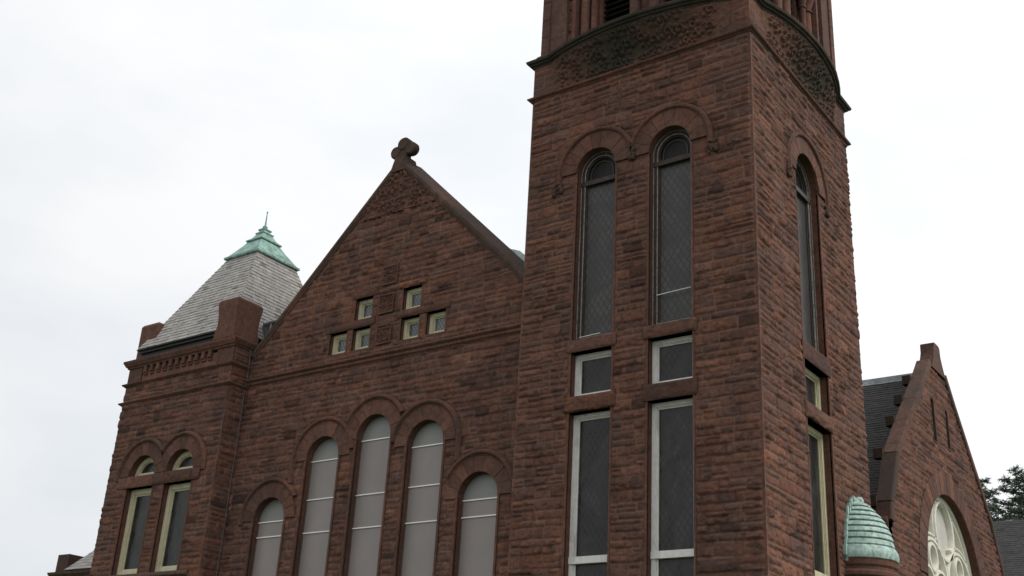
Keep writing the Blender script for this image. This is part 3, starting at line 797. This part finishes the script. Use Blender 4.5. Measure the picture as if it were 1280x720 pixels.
for i, s in enumerate(G5):
    w = MB(); band(w, FG, s, -.06, 0, -.05, .04, tint=(1, .3, 0)); band(w, FG, s, -.01, .0, -.5, -.02, tint=(.9, .3, 0))
    wo_ = w.build('arched_window', M['smooth'], church, smooth=30)
    wo_['label'] = 'arched window closed with grey-mauve boards and thin white bars'
    hd = Shape(s.cu, s.w, bars[i][0], s.vs + .0001, True) if bars[i][0] < s.vs else Shape(s.cu, s.w, s.vs, s.vs, True)
    g = MB(); sheet(g, FG, hd, .0, -.208); g.build('board', M['boardtop'], wo_, smooth=0)
    piece('arch_stones', 'smooth', wo_, voussoirs, FG, s.cu, s.vs, .63, 1.04, -.05, .045, 9, smooth=30)
    # labels meet above the piers, stepping down towards the sides
    piece('hood_mould', 'smooth', wo_, hood, FG, s.cu, s.vs, 1.05, **(dict(legL=.10, a0=.52), dict(legL=.62, a0=.12), dict(a0=.50, a1=math.pi - .50), dict(legR=.62, a1=math.pi - .12), dict(legR=.10, a1=math.pi - .52))[i])
    g = MB(); sheet(g, FG, s, .0, -.215); g.build('board', M['board'], wo_, smooth=0)
    f = MB(); band(f, FG, s, .0, .02, -.25, -.195); f.build('frame', M['oldpaint'], wo_, smooth=30)
    for z in bars[i]: piece('glazing_bar', 'bar', wo_, MB.box, FG, s.cu - .625, s.cu + .625, z - .015, z + .015, -.21, -.185, smooth=0)
mb = MB()
for i, s in enumerate(small):
    o_ = window('small_window', FG, s, .15, .10, 'cream', 'glass_small', 'tiny square cream-framed window in the gable', jw=.05, jn=.01, sash=.05, deep=.45)
    piece('lintel', 'rock', o_, rock_block, FG, s.cu - .50, s.cu + .50, s.vs, s.vs + .20, -.40, .03, .05, seed=200 + i, smooth=50)
for j, (a, b) in enumerate(pan):
    def fn(s_, t_, a=a, b=b):
        u = a - .30 + .60 * s_; v = b - .30 + .60 * t_; e = np.minimum(np.minimum(s_, 1 - s_), np.minimum(t_, 1 - t_)) * .6
        h = carve(u - a + j * .37, v - b + j * .9, .19, 40 + j) * .045
        h = np.where(e < .045, .055, h)
        return FG(u, v, .004 + h)
    relief_sheet('carved_panel', gable, 'smooth', fn, 60, 60)
# carved apex
def fn(s_, t_):
    v = 16.85 + 1.62 * t_; hw = (GAP - .16 - v) / 1.0; u = GC + hw * (2 * s_ - 1)
    h = carve(u + .07, v, .46, 12) * .085 + .02
    return FG(u, v, h)
ca = relief_sheet('carved_apex', gable, 'smooth', fn, 90, 60)
# coping
mb = MB()
prof = [(-.19, -.3), (-.19, .03), (-.17, .06), (-.12, .07), (-.10, .10), (-.015, .11), (0.0, .10), (.035, .02), (.13, -.80), (-.1, -.80)]
def rake(ua, ub, n=9):
    pts = [(ua + (ub - ua) * i / n, float(gz(ua + (ub - ua) * i / n))) for i in range(n + 1)]
    for i in range(n):
        a, b = pts[i], pts[i + 1]; d = Vector((b[0] - a[0], b[1] - a[1])).normalized() * .003
        a2 = (a[0] + d.x, a[1] + d.y) if i else a; b2 = (b[0] - d.x, b[1] - d.y) if i < n - 1 else b
        face_sweep(mb, FG, [a2, b2], prof)
rake(-17.0, GC + .001); rake(GC, -6.50)
mb.build('coping', M['sooty'], gable, smooth=30)
# cross
cr = MB()
def lobe(cx, cz, r_, n0, n1):
    for (ra, na) in ((1, 0),):
        rings = []
        for q, (rr_, nn) in enumerate(((r_ * .82, n0), (r_, n0 + .05), (r_, n1 - .05), (r_ * .82, n1))):
            rings.append([FG(cx + rr_ * math.cos(a), cz + rr_ * math.sin(a), nn) for a in [2 * math.pi * k / 24 for k in range(24)]])
        cr.loft(rings, tint=(.9, .6, 0))
n0, n1 = -.26, .04; CZ = GAP + .38
lobe(GC, CZ + .17, .23, n0, n1); lobe(GC - .29, CZ - .04, .21, n0 + .02, n1 - .02); lobe(GC + .29, CZ - .04, .21, n0 + .02, n1 - .02)
cr.box(FG, GC - .17, GC + .17, CZ - .80, CZ + .2, n0 + .04, n1 - .04, (.9, .6, 0)); cr.box(FG, GC - .34, GC + .34, CZ - .15, CZ + .12, n0 + .05, n1 - .05, (.9, .6, 0))
rings = [[FG(GC + a * w_, z_, n_) for a, n_ in ((-1, .10), (1, .10), (1, -.45), (-1, -.45))] for w_, z_ in ((.34, GAP - .42), (.22, GAP - .06), (.17, GAP + .10))]
cr.loft(rings, tint=(.9, .5, 0))
cr.build('cross', M['sooty'], gable, smooth=35)

# ---------- corner tower (left)
LY = -.30; FL = front(LY); L0, L1 = -22.21, -17.08; RL = right(L1); LB = LY + 5.13
ct = group_part('corner_tower', 'low square corner tower with merlons and slate roof')
LW = [Shape(-20.52, 1.26, 6.60, 9.26, False), Shape(-18.71, 1.26, 6.60, 9.26, False)]
LA = [Shape(s.cu, 1.26, 9.62, 9.64, True) for s in LW]
flatL = [('ring', s.cu, 9.64, 1.22) for s in LW] + [('rect', -21.6, -17.7, 9.26, 9.62), ('rect', -23, -17, 6.35, 6.6)]
stone_wall('wall', ct, FL, L0, L1, 0, 12.872, .034, LW + LA, seed=71, flat=flatL, coarse_below=5.4, marg=(.0, .05))
stone_wall('wall', ct, RL, LY, GY + .05, 0, 13.40, .034, seed=72, coarse_below=5.4, marg=(.05, 0))
stone_wall('wall', ct, left(L0), -LB, -LY, 0, 12.872, .10, seed=73)
stone_wall('wall', ct, right(L1), GY + .05, LB, 0, 13.4, .12, seed=74)
stone_wall('wall', ct, back(LB), -L1, -L0, 0, 13.4, .12, seed=75)
lsq = [(L0, LB), (L0, LY), (L1, LY), (L1, LB)]
mb = MB()
for z in (12.08, 12.72):
    mb = MB(); plan_sweep(mb, lsq, z, [(-.05, 0), (.02, 0), (.05, .03), (.09, .05), (.11, .08), (.11, .10), (.02, .15), (-.05, .15)], closed=True); mb.build('string_course', M['smooth'], ct, smooth=30)
mb = MB()
plan_sweep(mb, [(-21.75, LY), (-17.55, LY)], 6.42, [(-.05, 0), (.06, 0), (.12, .05), (.12, .10), (.02, .18), (-.05, .18)])
mb.build('string_course', M['sooty'], ct, smooth=30)
mb = MB()
plan_sweep(mb, lsq, 13.36, [(-.4, 0), (.04, 0), (.06, .05), (.10, .07), (.12, .12), (.15, .16), (.17, .20), (.17, .25), (.10, .29), (-.4, .29)], closed=True)
mb.build('cornice', M['smooth'], ct, smooth=30)
mb = MB()
mb.box(FL, L0 + .68, L1 - .78, 12.87, 13.30, -.3, -.05, (1.25, .1, 0))
mb.box(FL, L0, L0 + .68, 12.87, 13.37, -.3, .0, (.9, .5, 0)); mb.box(FL, L1 - .78, L1, 12.87, 13.37, -.69, .0, (.9, .5, 0))
mb.box(left(L0), -LB, -LY - .31, 12.87, 13.37, -.3, -.002, (.9, .5, 0))
mb.build('frieze_panel', M['smooth'], ct, smooth=0, bevel=.01)
u = L0 + .80
while u < L1 - .95:
    mb = MB(); mb.box(FL, u, u + .15, 13.14, 13.37, -.1, .05, rtint(.5)); mb.box(FL, u - .01, u + .16, 13.06, 13.15, -.1, .0, rtint(.5)); u += .315
    mb.build('dentil', M['smooth'], ct, smooth=0, bevel=.012)
am = math.acos(.905 / 1.10)
for i, s in enumerate(LW):
    w = window('casement_window', FL, s, .20, .15, 'cream', 'glass_low', 'tall cream-framed window in the corner tower', sash=.06)
    a, b = ((-21.16, -19.885), (-19.34, -18.075))[i]
    piece('lintel', 'smooth', w, rock_block, FL, a, b, 9.26, 9.62, -.4, .05, .03, seed=300 + i, smooth=50)
for i, s in enumerate(LA):
    w = window('fanlight', FL, s, .20, .13, 'cream', 'glass_low', 'half-round cream-framed light over a corner tower window', sash=.04)
    piece('arch_stones', 'smooth', w, voussoirs, FL, s.cu, 9.64, .63, 1.02, -.05, .045, 9, smooth=30)
    piece('hood_mould', 'smooth', w, hood, FL, s.cu, 9.64, 1.03, **(dict(legL=.12, a0=am), dict(legR=.12, a1=math.pi - am))[i])
for j, (a, b) in enumerate(((-21.62, -21.168), (-19.877, -19.348), (-18.067, -17.72))):
    piece('impost', 'smooth', ct, rock_block, FL, a, b, 9.26, 9.62, -.4, .05, .03, seed=310 + j, smooth=50)

# merlons
def merlon(a0, a1, b0, b1, z0=13.64, z1=14.99, straight=False):
    mm = MB()
    rings = []
    for z, g in ((z0, .0), (z0 + .18, .0), (z0 + .50, .045 * (not straight)), (z0 + .85, .035 * (not straight)), (z1 - .22, .0), (z1 - .08, .0), (z1, .05)):
        rings.append([(a0 + g, b0 + g, z), (a1 - g, b0 + g, z), (a1 - g, b1 - g, z), (a0 + g, b1 - g, z)])
    mm.loft(rings, cap=True, tint=(1.0, .3, 0))
    return mm.build('merlon', M['smooth'], ct, smooth=20, bevel=.012)
merlon(L1 - .93, L1 - .02, LY - .13, LY + .92); merlon(L0 + .02, L0 + .90, LY + .14, LY + 1.0, straight=True)
merlon(L0 + .02, L0 + .93, LB - .95, LB - .02); merlon(L1 - .93, L1 - .02, LB - .95, LB - .02)
# hip roof of slates
rx, ry = -19.645, 2.30
roof = MB(); Rn = random.Random(9)
B, T = 2.27, .90; zb_, zt_ = 14.02, 17.62
BR_ = 2.28
YF = LY - .03
cb = [(rx - B, YF, zb_), (rx + BR_, YF, zb_), (rx + BR_, ry + B, zb_), (rx - B, ry + B, zb_)]
TLx = .62
ctp = [(rx - TLx, ry - T, zt_), (rx + T, ry - T, zt_), (rx + T, ry + T, zt_), (rx - TLx, ry + T, zt_)]
for k in range(4):
    a, b, c, d = cb[k], cb[(k + 1) % 4], ctp[(k + 1) % 4], ctp[k]
    slates(roof, a, b, c, d, .150, .25, .019, R=Rn, missing=.002)
    ins = .02
    roof.add([a, b, c, d], [(0, 1, 2, 3)], (.35, .5, 0))
ro = roof.build('hip_roof', M['slate'], ct, smooth=0, fix=False); ro['label'] = 'steep hipped roof of pale grey slates'
mb = MB()
def rect4(g, z, x1g=0): return [(rx - B - g, YF - g, z), (rx + BR_ + g, YF - g, z), (rx + BR_ + g, ry + B + g, z), (rx - B - g, ry + B + g, z)]
mb.loft([rect4(.03, z) for z in (13.97, 14.005)]); mb.loft([rect4(-.05, z) for z in (13.88, 13.97)]); mb.loft([rect4(-.14, z) for z in (13.60, 13.88)])
mb.build('eave', M['louver'], ct, smooth=0)
def ring4(h, z): return [(rx - h * .72, ry - h, z), (rx + h, ry - h, z), (rx + h, ry + h, z), (rx - h * .72, ry + h, z)]
mb = MB()
mb.loft([ring4(h, z) for h, z in ((.93, 17.60), (1.00, 17.62), (1.00, 17.70), (.92, 17.74), (.74, 17.98), (.55, 18.24), (.42, 18.44), (.48, 18.44), (.48, 18.50), (.40, 18.53), (.30, 18.66), (.22, 18.80), (.25, 18.80), (.25, 18.85), (.17, 18.88), (.15, 18.96), (.19, 18.97), (.19, 19.01), (.08, 19.06))])
mb.build('copper_cap', M['copper'], ct, smooth=15, bevel=.008)
mb = MB()
mb.lathe((rx, ry, 19.0), [(.08, 0), (.06, .06), (.09, .10), (.09, .15), (.05, .18), (.032, .23), (.018, .62), (.012, .68), (.026, .70), (.03, .73), (.02, .76), (.002, .77)], 12)
mb.build('finial', M['copper'], ct, smooth=40)
# lead gutter and flashings between the corner tower roof and the gable
mb = MB()
mb.box(Frame((0, 0, 0), (1, 0, 0), (0, -1, 0)), L1 - .5, -16.05, 13.3, 14.55, -2.6, -1.05)
mb.tube([(L1 - .35, 1.02, 14.56), (-16.0, 1.02, 14.60)], .06, 8)
mb.tube([(-17.05, .98, 14.5), (-17.0, .95, 13.2)], .035, 8)
mb.build('flashing', M['lead'], ct, smooth=30)
mb = MB(); mb.tube([(L1 + .06, GY - .10, 13.6), (L1 + .08, GY - .10, 12.5), (L1 + .05, GY - .10, 12.0), (L1 + .05, GY - .10, 0)], .013, 6)
mb.build('downpipe', M['cable'], ct)
mb = MB(); mb.tube([(L1 - .98, LY + .25, 14.05), (L1 - 1.0, LY + .2, 14.3), (L1 - .97, LY + .3, 14.6)], .03, 6); mb.build('copper_flashing', M['copper'], ct)

# ---------- nave roof and body behind the gable
nave = group_part('nave', 'slate-roofed body of the church behind the gable')
mb = MB()
for (x_, sgn) in ((-17.0, -1), (-6.5, 1)): mb.box(right(x_), GY + .5, 28, 0, 13.0, -.25, .25, (.7, .5, 0))
mb.box(back(28), 6.5, 17.0, 0, 13.0, -.4, 0, (.7, .5, 0))
mb.add([(-17, 28, 13), (-6.5, 28, 13), (GC, 28, 18.0)], [(0, 1, 2)], (.7, .5, 0))
mb.add([(-17, GY + .55, 12.8), (-6.5, GY + .55, 12.8), (GC, GY + .55, 18.0)], [(0, 1, 2)], (.7, .5, 0))
mb.build('wall', M['smooth'], nave, smooth=0)
mb = MB()
slates(mb, (-17.1, 1.1, 12.60), (-17.1, 28, 12.60), (GC, 28, 18.05), (GC, 1.1, 18.05), .3, .4, .02)
slates(mb, (-6.45, 1.1, 13.10), (-6.45, 28, 13.10), (GC, 28, 18.05), (GC, 1.1, 18.05), .3, .4, .02)
mb.add([(-17.1, .7, 12.60), (-17.1, 28, 12.60), (GC, 28, 18.05), (GC, .7, 18.05), (-6.45, 28, 13.10), (-6.45, .7, 13.10)], [(0, 1, 2, 3), (3, 2, 4, 5)], (.3, .5, 0))
mb.build('roof', M['shingle'], nave, smooth=0, fix=False)
mb = MB()
def cz_(x, up=0): return float(gz(x)) + up
mb.add([(-8.0, GY + .82, cz_(-8.0, .12)), (-6.46, GY + .82, cz_(-6.46, .16)), (-6.46, GY + 1.5, cz_(-6.46, .42)), (-7.9, GY + 1.3, cz_(-7.9, .30)),
        (-8.0, GY + .82, cz_(-8.0, -.6)), (-6.46, GY + .82, cz_(-6.46, -.6)), (-6.46, GY + 1.5, cz_(-6.46, -.6)), (-7.9, GY + 1.3, cz_(-7.9, -.6))],
       [(0, 1, 2, 3), (4, 5, 1, 0), (5, 6, 2, 1), (6, 7, 3, 2), (7, 4, 0, 3)])
mb.build('copper_flashing', M['copper_light'], nave, smooth=0)

# ---------- transept
TX = -1.0; FT = right(TX); TC = 17.2
tr = group_part('transept', 'side gable with large round-headed tracery window')
pw = [(9.0, 6.20), (9.4, 6.10), (11.2, 5.20), (12.6, 3.80), (14.6, 1.72), (16.2, .30)]
def thw(v): return np.interp(v, [p[0] for p in pw], [p[1] for p in pw])
Wt = Shape(17.2, 6.1, 3.5, 8.0, True)
Sl = [Shape(16.28, .30, 12.72, 14.08, True), Shape(17.86, .30, 12.85, 14.08, True)]
stone_wall('wall', tr, FT, TC - 6.35, TC + 6.35, 0, 16.3, .045, [Wt] + Sl, outer=lambda u, v: np.abs(u - TC) < thw(v) - .05, seed=91, amp=.07, coarse_below=6.0,
           flat=[('ring', 17.2, 8.0, 3.75)], marg=(0, 0), course=(.16, .2, .24, .28, .32))
stone_wall('wall', tr, front(TC - 6.35), -6.6, TX, 0, 9.1, .07, seed=92, marg=(0, .0))
stone_wall('wall', tr, back(TC + 6.35), -TX, 6.6, 0, 9.1, .12, seed=93)
mb = MB()
voussoirs(mb, FT, 17.2, 8.0, 3.05, 3.80, -.1, .05, 27, gap=.012)
mb.build('arch_stones', M['smooth'], tr, smooth=30)
mb = MB(); band(mb, FT, Wt, -.08, 0, -.05, .045, tint=(1, .3, 0)); band(mb, FT, Wt, -.01, .0, -.5, -.02, tint=(.8, .3, 0))
tw = mb.build('tracery_window', M['smooth'], church, smooth=30); tw['label'] = 'great round-headed window with cream circular tracery'
mb = MB(); sheet(mb, FT, Wt, .0, -.42); mb.build('pane', M['tracery_back'], tw, smooth=0)
mb = MB()
band(mb, FT, Wt, .0, .16, -.42, -.22)
band(mb, FT, Wt, .155, .24, -.42, -.28)
def hoop(c, v, r_, a0=0, a1=2 * math.pi, n=40, leg=0):
    path = [(c + r_ * math.cos(a0 + (a1 - a0) * i / n), v + r_ * math.sin(a0 + (a1 - a0) * i / n)) for i in range(n + 1)]
    if leg: path = [(path[0][0], v - leg)] + path + [(path[-1][0], v - leg)]
    face_sweep(mb, FT, path, [(-.07, -.42), (-.07, -.29), (-.045, -.24), (.045, -.24), (.07, -.29), (.07, -.42)], per=200, seg_tint=False)
hoop(17.33, 9.93, .97)
for c in (15.85, 18.70): hoop(c, 7.98, 1.42, 0, math.pi, 30, 4.3)
for c in (15.85, 18.70):
    for d in (-.69, .69): hoop(c + d, 7.80, .66, 0, math.pi, 24, 4.1)
    hoop(c, 8.82, .42)
# outlined spandrel lights between the oculus, the sub-arches and the great arch
for sg in (-1, 1):
    def pol(c, v, r_, a): return (c + sg * r_ * math.cos(math.radians(a)), v + r_ * math.sin(math.radians(a)))
    oc = 17.28; sc = 17.28 + sg * 1.43
    pth = [pol(oc, 9.93, 1.16, a) for a in range(30, -41, -10)] + [pol(sc, 7.98, 1.60, a) for a in range(118, 31, -10)] + [pol(17.2, 8.0, 2.74, a) for a in range(24, 57, 6)]
    pth.append(pth[0])
    face_sweep(mb, FT, pth, [(-.04, -.42), (-.04, -.30), (-.02, -.26), (.03, -.26), (.05, -.30), (.05, -.42)], per=200, seg_tint=False)
mb.build('tracery', M['tracery'], tw, smooth=40)
for s in Sl:
    mb = MB(); band(mb, FT, s, -.06, 0, -.5, .03, tint=(.8, .4, 0)); sheet(mb, FT, s, -.01, -.4, (.2, .5, 0))
    mb.build('slit_opening', M['sooty'], tr, smooth=30)
# coping with stepped kneelers
mb = MB()
for sg in (-1, 1):
    pts = [(TC + sg * (h + .02), v) for v, h in ((9.0, 6.22), (9.55, 6.10), (11.2, 5.22), (12.6, 3.82), (14.6, 1.75), (15.55, .85))]
    # cut into stones
    stones = []
    for a, b in zip(pts[:-1], pts[1:]):
        L = math.dist(a, b); k = max(1, round(L / 1.5))
        for i in range(k): stones.append(((a[0] + (b[0] - a[0]) * i / k, a[1] + (b[1] - a[1]) * i / k), (a[0] + (b[0] - a[0]) * (i + 1) / k, a[1] + (b[1] - a[1]) * (i + 1) / k)))
    for i, (a, b) in enumerate(stones):
        d = Vector((b[0] - a[0], b[1] - a[1])).normalized() * .006
        a2 = (a[0] + d.x, a[1] + d.y); b2 = (b[0] - d.x, b[1] - d.y)
        s1 = -1 if sg < 0 else 1
        # d to the left of the path: for the left rake (going up-right) left = outside
        q = lambda x: x * (1 if sg < 0 else -1)
        top = .10
        face_sweep(mb, FT, [a2, b2], [(q(-.16), -.36), (q(-.16), .06), (q(-.12), .10), (q(top - .03), .10), (q(top), .06), (q(top), -.36)])
        if i % 1 == 0 and sg < 0 and i > 0:
            # small kneeler block standing up behind each stone
            mb.box(FT, a[0] - .16, a[0] + .12, a[1] - .10, a[1] + .20, -.62, -.34, (.5, .6, 0))
mb.loft([[FT(TC + g * w_, z_, n_) for g, n_ in ((-1, .10), (1, .10), (1, -.36), (-1, -.36))] for w_, z_ in ((.78, 15.40), (.50, 15.85), (.38, 16.08), (.36, 16.40), (.24, 16.46))], tint=(1, .5, 0))
mb.build('coping', M['sooty'], tr, smooth=25)
mb = MB()
RZ = 15.42
slates(mb, (-9.5, TC - 6.55, 8.85), (TX - .45, TC - 6.55, 8.85), (TX - .45, TC, RZ), (-9.5, TC, RZ), .16, .24, .012, R=random.Random(3))
slates(mb, (-9.5, TC + 6.55, 8.85), (TX - .45, TC + 6.55, 8.85), (TX - .45, TC, RZ), (-9.5, TC, RZ), .3, .4, .012)
mb.add([(-9.5, TC - 6.55, 8.85), (TX - .45, TC - 6.55, 8.85), (TX - .45, TC, RZ), (-9.5, TC, RZ), (-9.5, TC + 6.55, 8.85), (TX - .45, TC + 6.55, 8.85)], [(0, 1, 2, 3), (4, 5, 2, 3)], (.4, .5, 0))
tro = mb.build('roof', M['shingle'], tr, smooth=0, fix=False); tro['label'] = 'steep roof of dark grey shingles'
mb = MB()
mb.loft([[(x_, TC + a, RZ + b) for a, b in ((-.20, -.17), (-.05, .10), (.05, .10), (.20, -.17))] for x_ in (-9.5, TX - .42)])
rc = mb.build('ridge_cap', M['lead'], tr, smooth=0)
mb = MB(); mb.tube([(-9.5, TC - .205, RZ - .18), (TX - .42, TC - .205, RZ - .18)], .016, 6); mb.build('ridge_trim', M['copper_light'], tr)

# ---------- stair turret with copper dome
tu = group_part('stair_turret', 'round turret against the tower with ribbed copper half-dome')
cy = 5.25
mb = MB()
mb.lathe((0, cy, 0), [(.86, 0), (.86, 6.15), (.92, 6.18), (.95, 6.24), (.93, 6.30), (.98, 6.34), (.98, 6.42), (.93, 6.47), (.86, 6.49), (.86, 6.55), (.90, 6.60), (.90, 6.80), (.3, 6.80)], 28, -math.pi / 2, math.pi / 2 + .25, tint=(.9, .4, 0))
mb.build('turret_wall', M['smooth'], tu, smooth=35)
mb = MB()
prof = [(.86, 6.72), (.93, 6.75), (.955, 6.84), (.94, 6.95), (.89, 7.04), (.845, 7.06)]
rs = [.865, .845, .81, .76, .69, .60, .49, .37, .25]; z = 7.06
for i in range(len(rs) - 1):
    hgt = .155 - .004 * i
    prof += [(rs[i] + .012, z + .022), (rs[i] + .006, z + .045), (rs[i + 1] + (rs[i] - rs[i + 1]) * .40, z + hgt - .025), (rs[i + 1] - .05, z + hgt - .005)]
    z += hgt
prof += [(.20, z + .02), (.12, z + .10), (.02, z + .13)]
mb.lathe((0, cy, 0), prof, 30, -math.pi / 2, math.pi / 2)
dome = mb.build('copper_dome', M['copper_light'], tu, smooth=25)
mb = MB()
Rm = random.Random(4)
for i in range(0, len(prof) - 3, 2):
    r_, z_ = prof[i]
    for sg in (-1, 1):
        y_ = cy + sg * (r_ + .015); w_ = Rm.uniform(.03, .07)
        mb.box(right(.0), min(y_, y_ + sg * w_), max(y_, y_ + sg * w_), z_ - .06, z_ + Rm.uniform(.10, .18), .03, .085 + Rm.uniform(0, .03))
mb.build('dome_flashing', M['copper_light'], tu, smooth=25); mb = MB()
mb.lathe((.10, cy + .05, z - .02), [(.02, 0), (.12, .02), (.13, .10), (.08, .17), (.01, .19)], 10)
mb.lathe((.05, cy - .17, z - .05), [(.02, 0), (.08, .02), (.09, .10), (.03, .19), (.01, .20)], 7)
mb.build('dome_knob', M['copper_light'], tu, smooth=25)

# ---------- low pavilion at far left
pv = group_part('side_pavilion', 'low slate-roofed pavilion beyond the corner tower')
PY = 2.0
stone_wall('wall', pv, front(PY), -27.75, L0 - .02, 0, 7.25, .09, seed=111)
stone_wall('wall', pv, left(-27.75), -PY - 5, -PY, 0, 7.25, .1, seed=112)
mb = MB()
plan_sweep(mb, [(-27.75, PY + 5), (-27.75, PY), (L0, PY)], 7.22, [(-.3, 0), (.04, 0), (.12, .08), (.14, .16), (-.3, .18)])
mb.box(front(PY), -27.70, -27.05, 7.38, 8.02, -.7, -.04, (.8, .5, 0))
mb.build('cornice', M['sooty'], pv, smooth=25)
mb = MB()
slates(mb, (-27.1, PY - .02, 7.45), (L0, PY - .02, 7.45), (L0, PY + 2.2, 10.0), (-25.2, PY + 2.2, 10.0), .16, .26, .014, R=random.Random(8))
slates(mb, (-27.1, PY + 5, 7.45), (-27.1, PY - .02, 7.45), (-25.2, PY + 2.2, 10.0), (-25.2, PY + 2.6, 10.0), .16, .26, .014)
mb.add([(-27.1, PY - .02, 7.44), (L0, PY - .02, 7.44), (L0, PY + 2.2, 9.99), (-25.2, PY + 2.2, 9.99), (-27.1, PY + 5, 7.44)], [(0, 1, 2, 3), (4, 0, 3)], (.5, .5, 0))
mb.build('roof', M['slate'], pv, smooth=0, fix=False)

# ================================================================== hall behind on the right
hall = empty('parish_hall', (4, 40, 0))
hall['label'] = 'low building with a plain grey shingled roof showing behind the side gable'; hall['category'] = 'building'
def hp(p): return (p[0] - 4, p[1] - 40, p[2])
HR = 13.75
mb = MB()
slates(mb, hp((-7, 27.6, 8.0)), hp((22, 27.6, 8.0)), hp((22, 34, HR)), hp((-7, 34, HR)), .17, .3, .012, R=random.Random(2))
mb.add([hp(p) for p in ((-7, 27.6, 8.0), (22, 27.6, 8.0), (22, 34, HR - .01), (-7, 34, HR - .01), (22, 40.4, 8), (-7, 40.4, 8))], [(0, 1, 2, 3), (3, 2, 4, 5)], (.6, .5, 0))
mb.build('roof', M['shingle2'], hall, smooth=0, fix=False)
mb = MB(); mb.box(Frame(hp((0, 28.2, 0)), (1, 0, 0), (0, -1, 0)), -6.6, 21.6, 0, 8.3, -11.6, 0, (1, .5, 0))
for x_ in (-6.6, 21.6): mb.add([hp((x_, 28.2, 8)), hp((x_, 39.8, 8)), hp((x_, 34, HR - .2))], [(0, 1, 2)])
mb.build('wall', M['smooth'], hall, smooth=0)

# ================================================================== pine trees
M['needles'] = plain('pine_needles', (.078, .105, .075), .7, .35, .8)
M['bark'] = plain('pine_bark', (.085, .060, .045), .9, .4, 4, .02)
def pine(loc, H, seed, label):
    R = random.Random(seed)
    root = empty('pine_tree', loc); root['label'] = label; root['category'] = 'tree'; root['group'] = 'pine trees behind the church'
    t = MB(); c = MB()
    pts = [(.15 * math.sin(i * 1.1 + seed), .12 * math.cos(i * .9), H * i / 10) for i in range(11)]
    t.tube(pts, [.36 * (1 - i / 10) ** .8 + .03 for i in range(11)], 10)
    nb = 84
    for k in range(nb):
        f = .30 + .68 * (k / nb) ** .9; z = H * f; az = k * 2.4 + R.uniform(-.4, .4)
        L = (1 - f) ** .65 * H * .30 * R.uniform(.6, 1.15) + .9
        d = Vector((math.cos(az), math.sin(az), 0)); i0 = min(9, int(f * 10)); fr_ = f * 10 - i0
        o_ = Vector(pts[i0]).lerp(Vector(pts[i0 + 1]), fr_)
        bp = [o_ + d * L * s_ + Vector((0, 0, L * (.10 * s_ + .16 * s_ * s_))) for s_ in (0, .25, .5, .75, 1)]
        t.tube(bp, [.06, .05, .035, .02, .01], 5)
        for q in range(int(14 + L * 11)):
            s_ = R.uniform(.25, 1.0) ** .8; sp = L * .30 * (1.15 - abs(s_ - .65))
            i0 = min(3, int(s_ * 4)); p = bp[i0].lerp(bp[i0 + 1], s_ * 4 - i0)
            side = Vector((-d.y, d.x, 0)); p = p + side * R.uniform(-sp, sp) + Vector((0, 0, R.uniform(-.05, .16)))
            for b in range(9):
                dr = Vector((R.gauss(0, 1), R.gauss(0, 1), R.gauss(.35, .55))).normalized() * R.uniform(.20, .42)
                w = dr.orthogonal().normalized() * .035
                w.rotate(Matrix.Rotation(R.uniform(0, 6.3), 3, dr))
                c.add([p - w, p + w, p + dr], [(0, 1, 2)])
    t.build('trunk', M['bark'], root, smooth=60); c.build('crown', M['needles'], root, smooth=0, fix=False)
    return root
pine((-10.6, 58, 0), 22.2, 1, 'pine just beyond the side gable, showing lower branches beside the stonework')
pine((-7.6, 61, 0), 23.0, 2, 'pine at the right edge above the grey shingled roof')
pine((-9.0, 68, 0), 22.6, 5, 'farther pine behind the grey shingled roof')
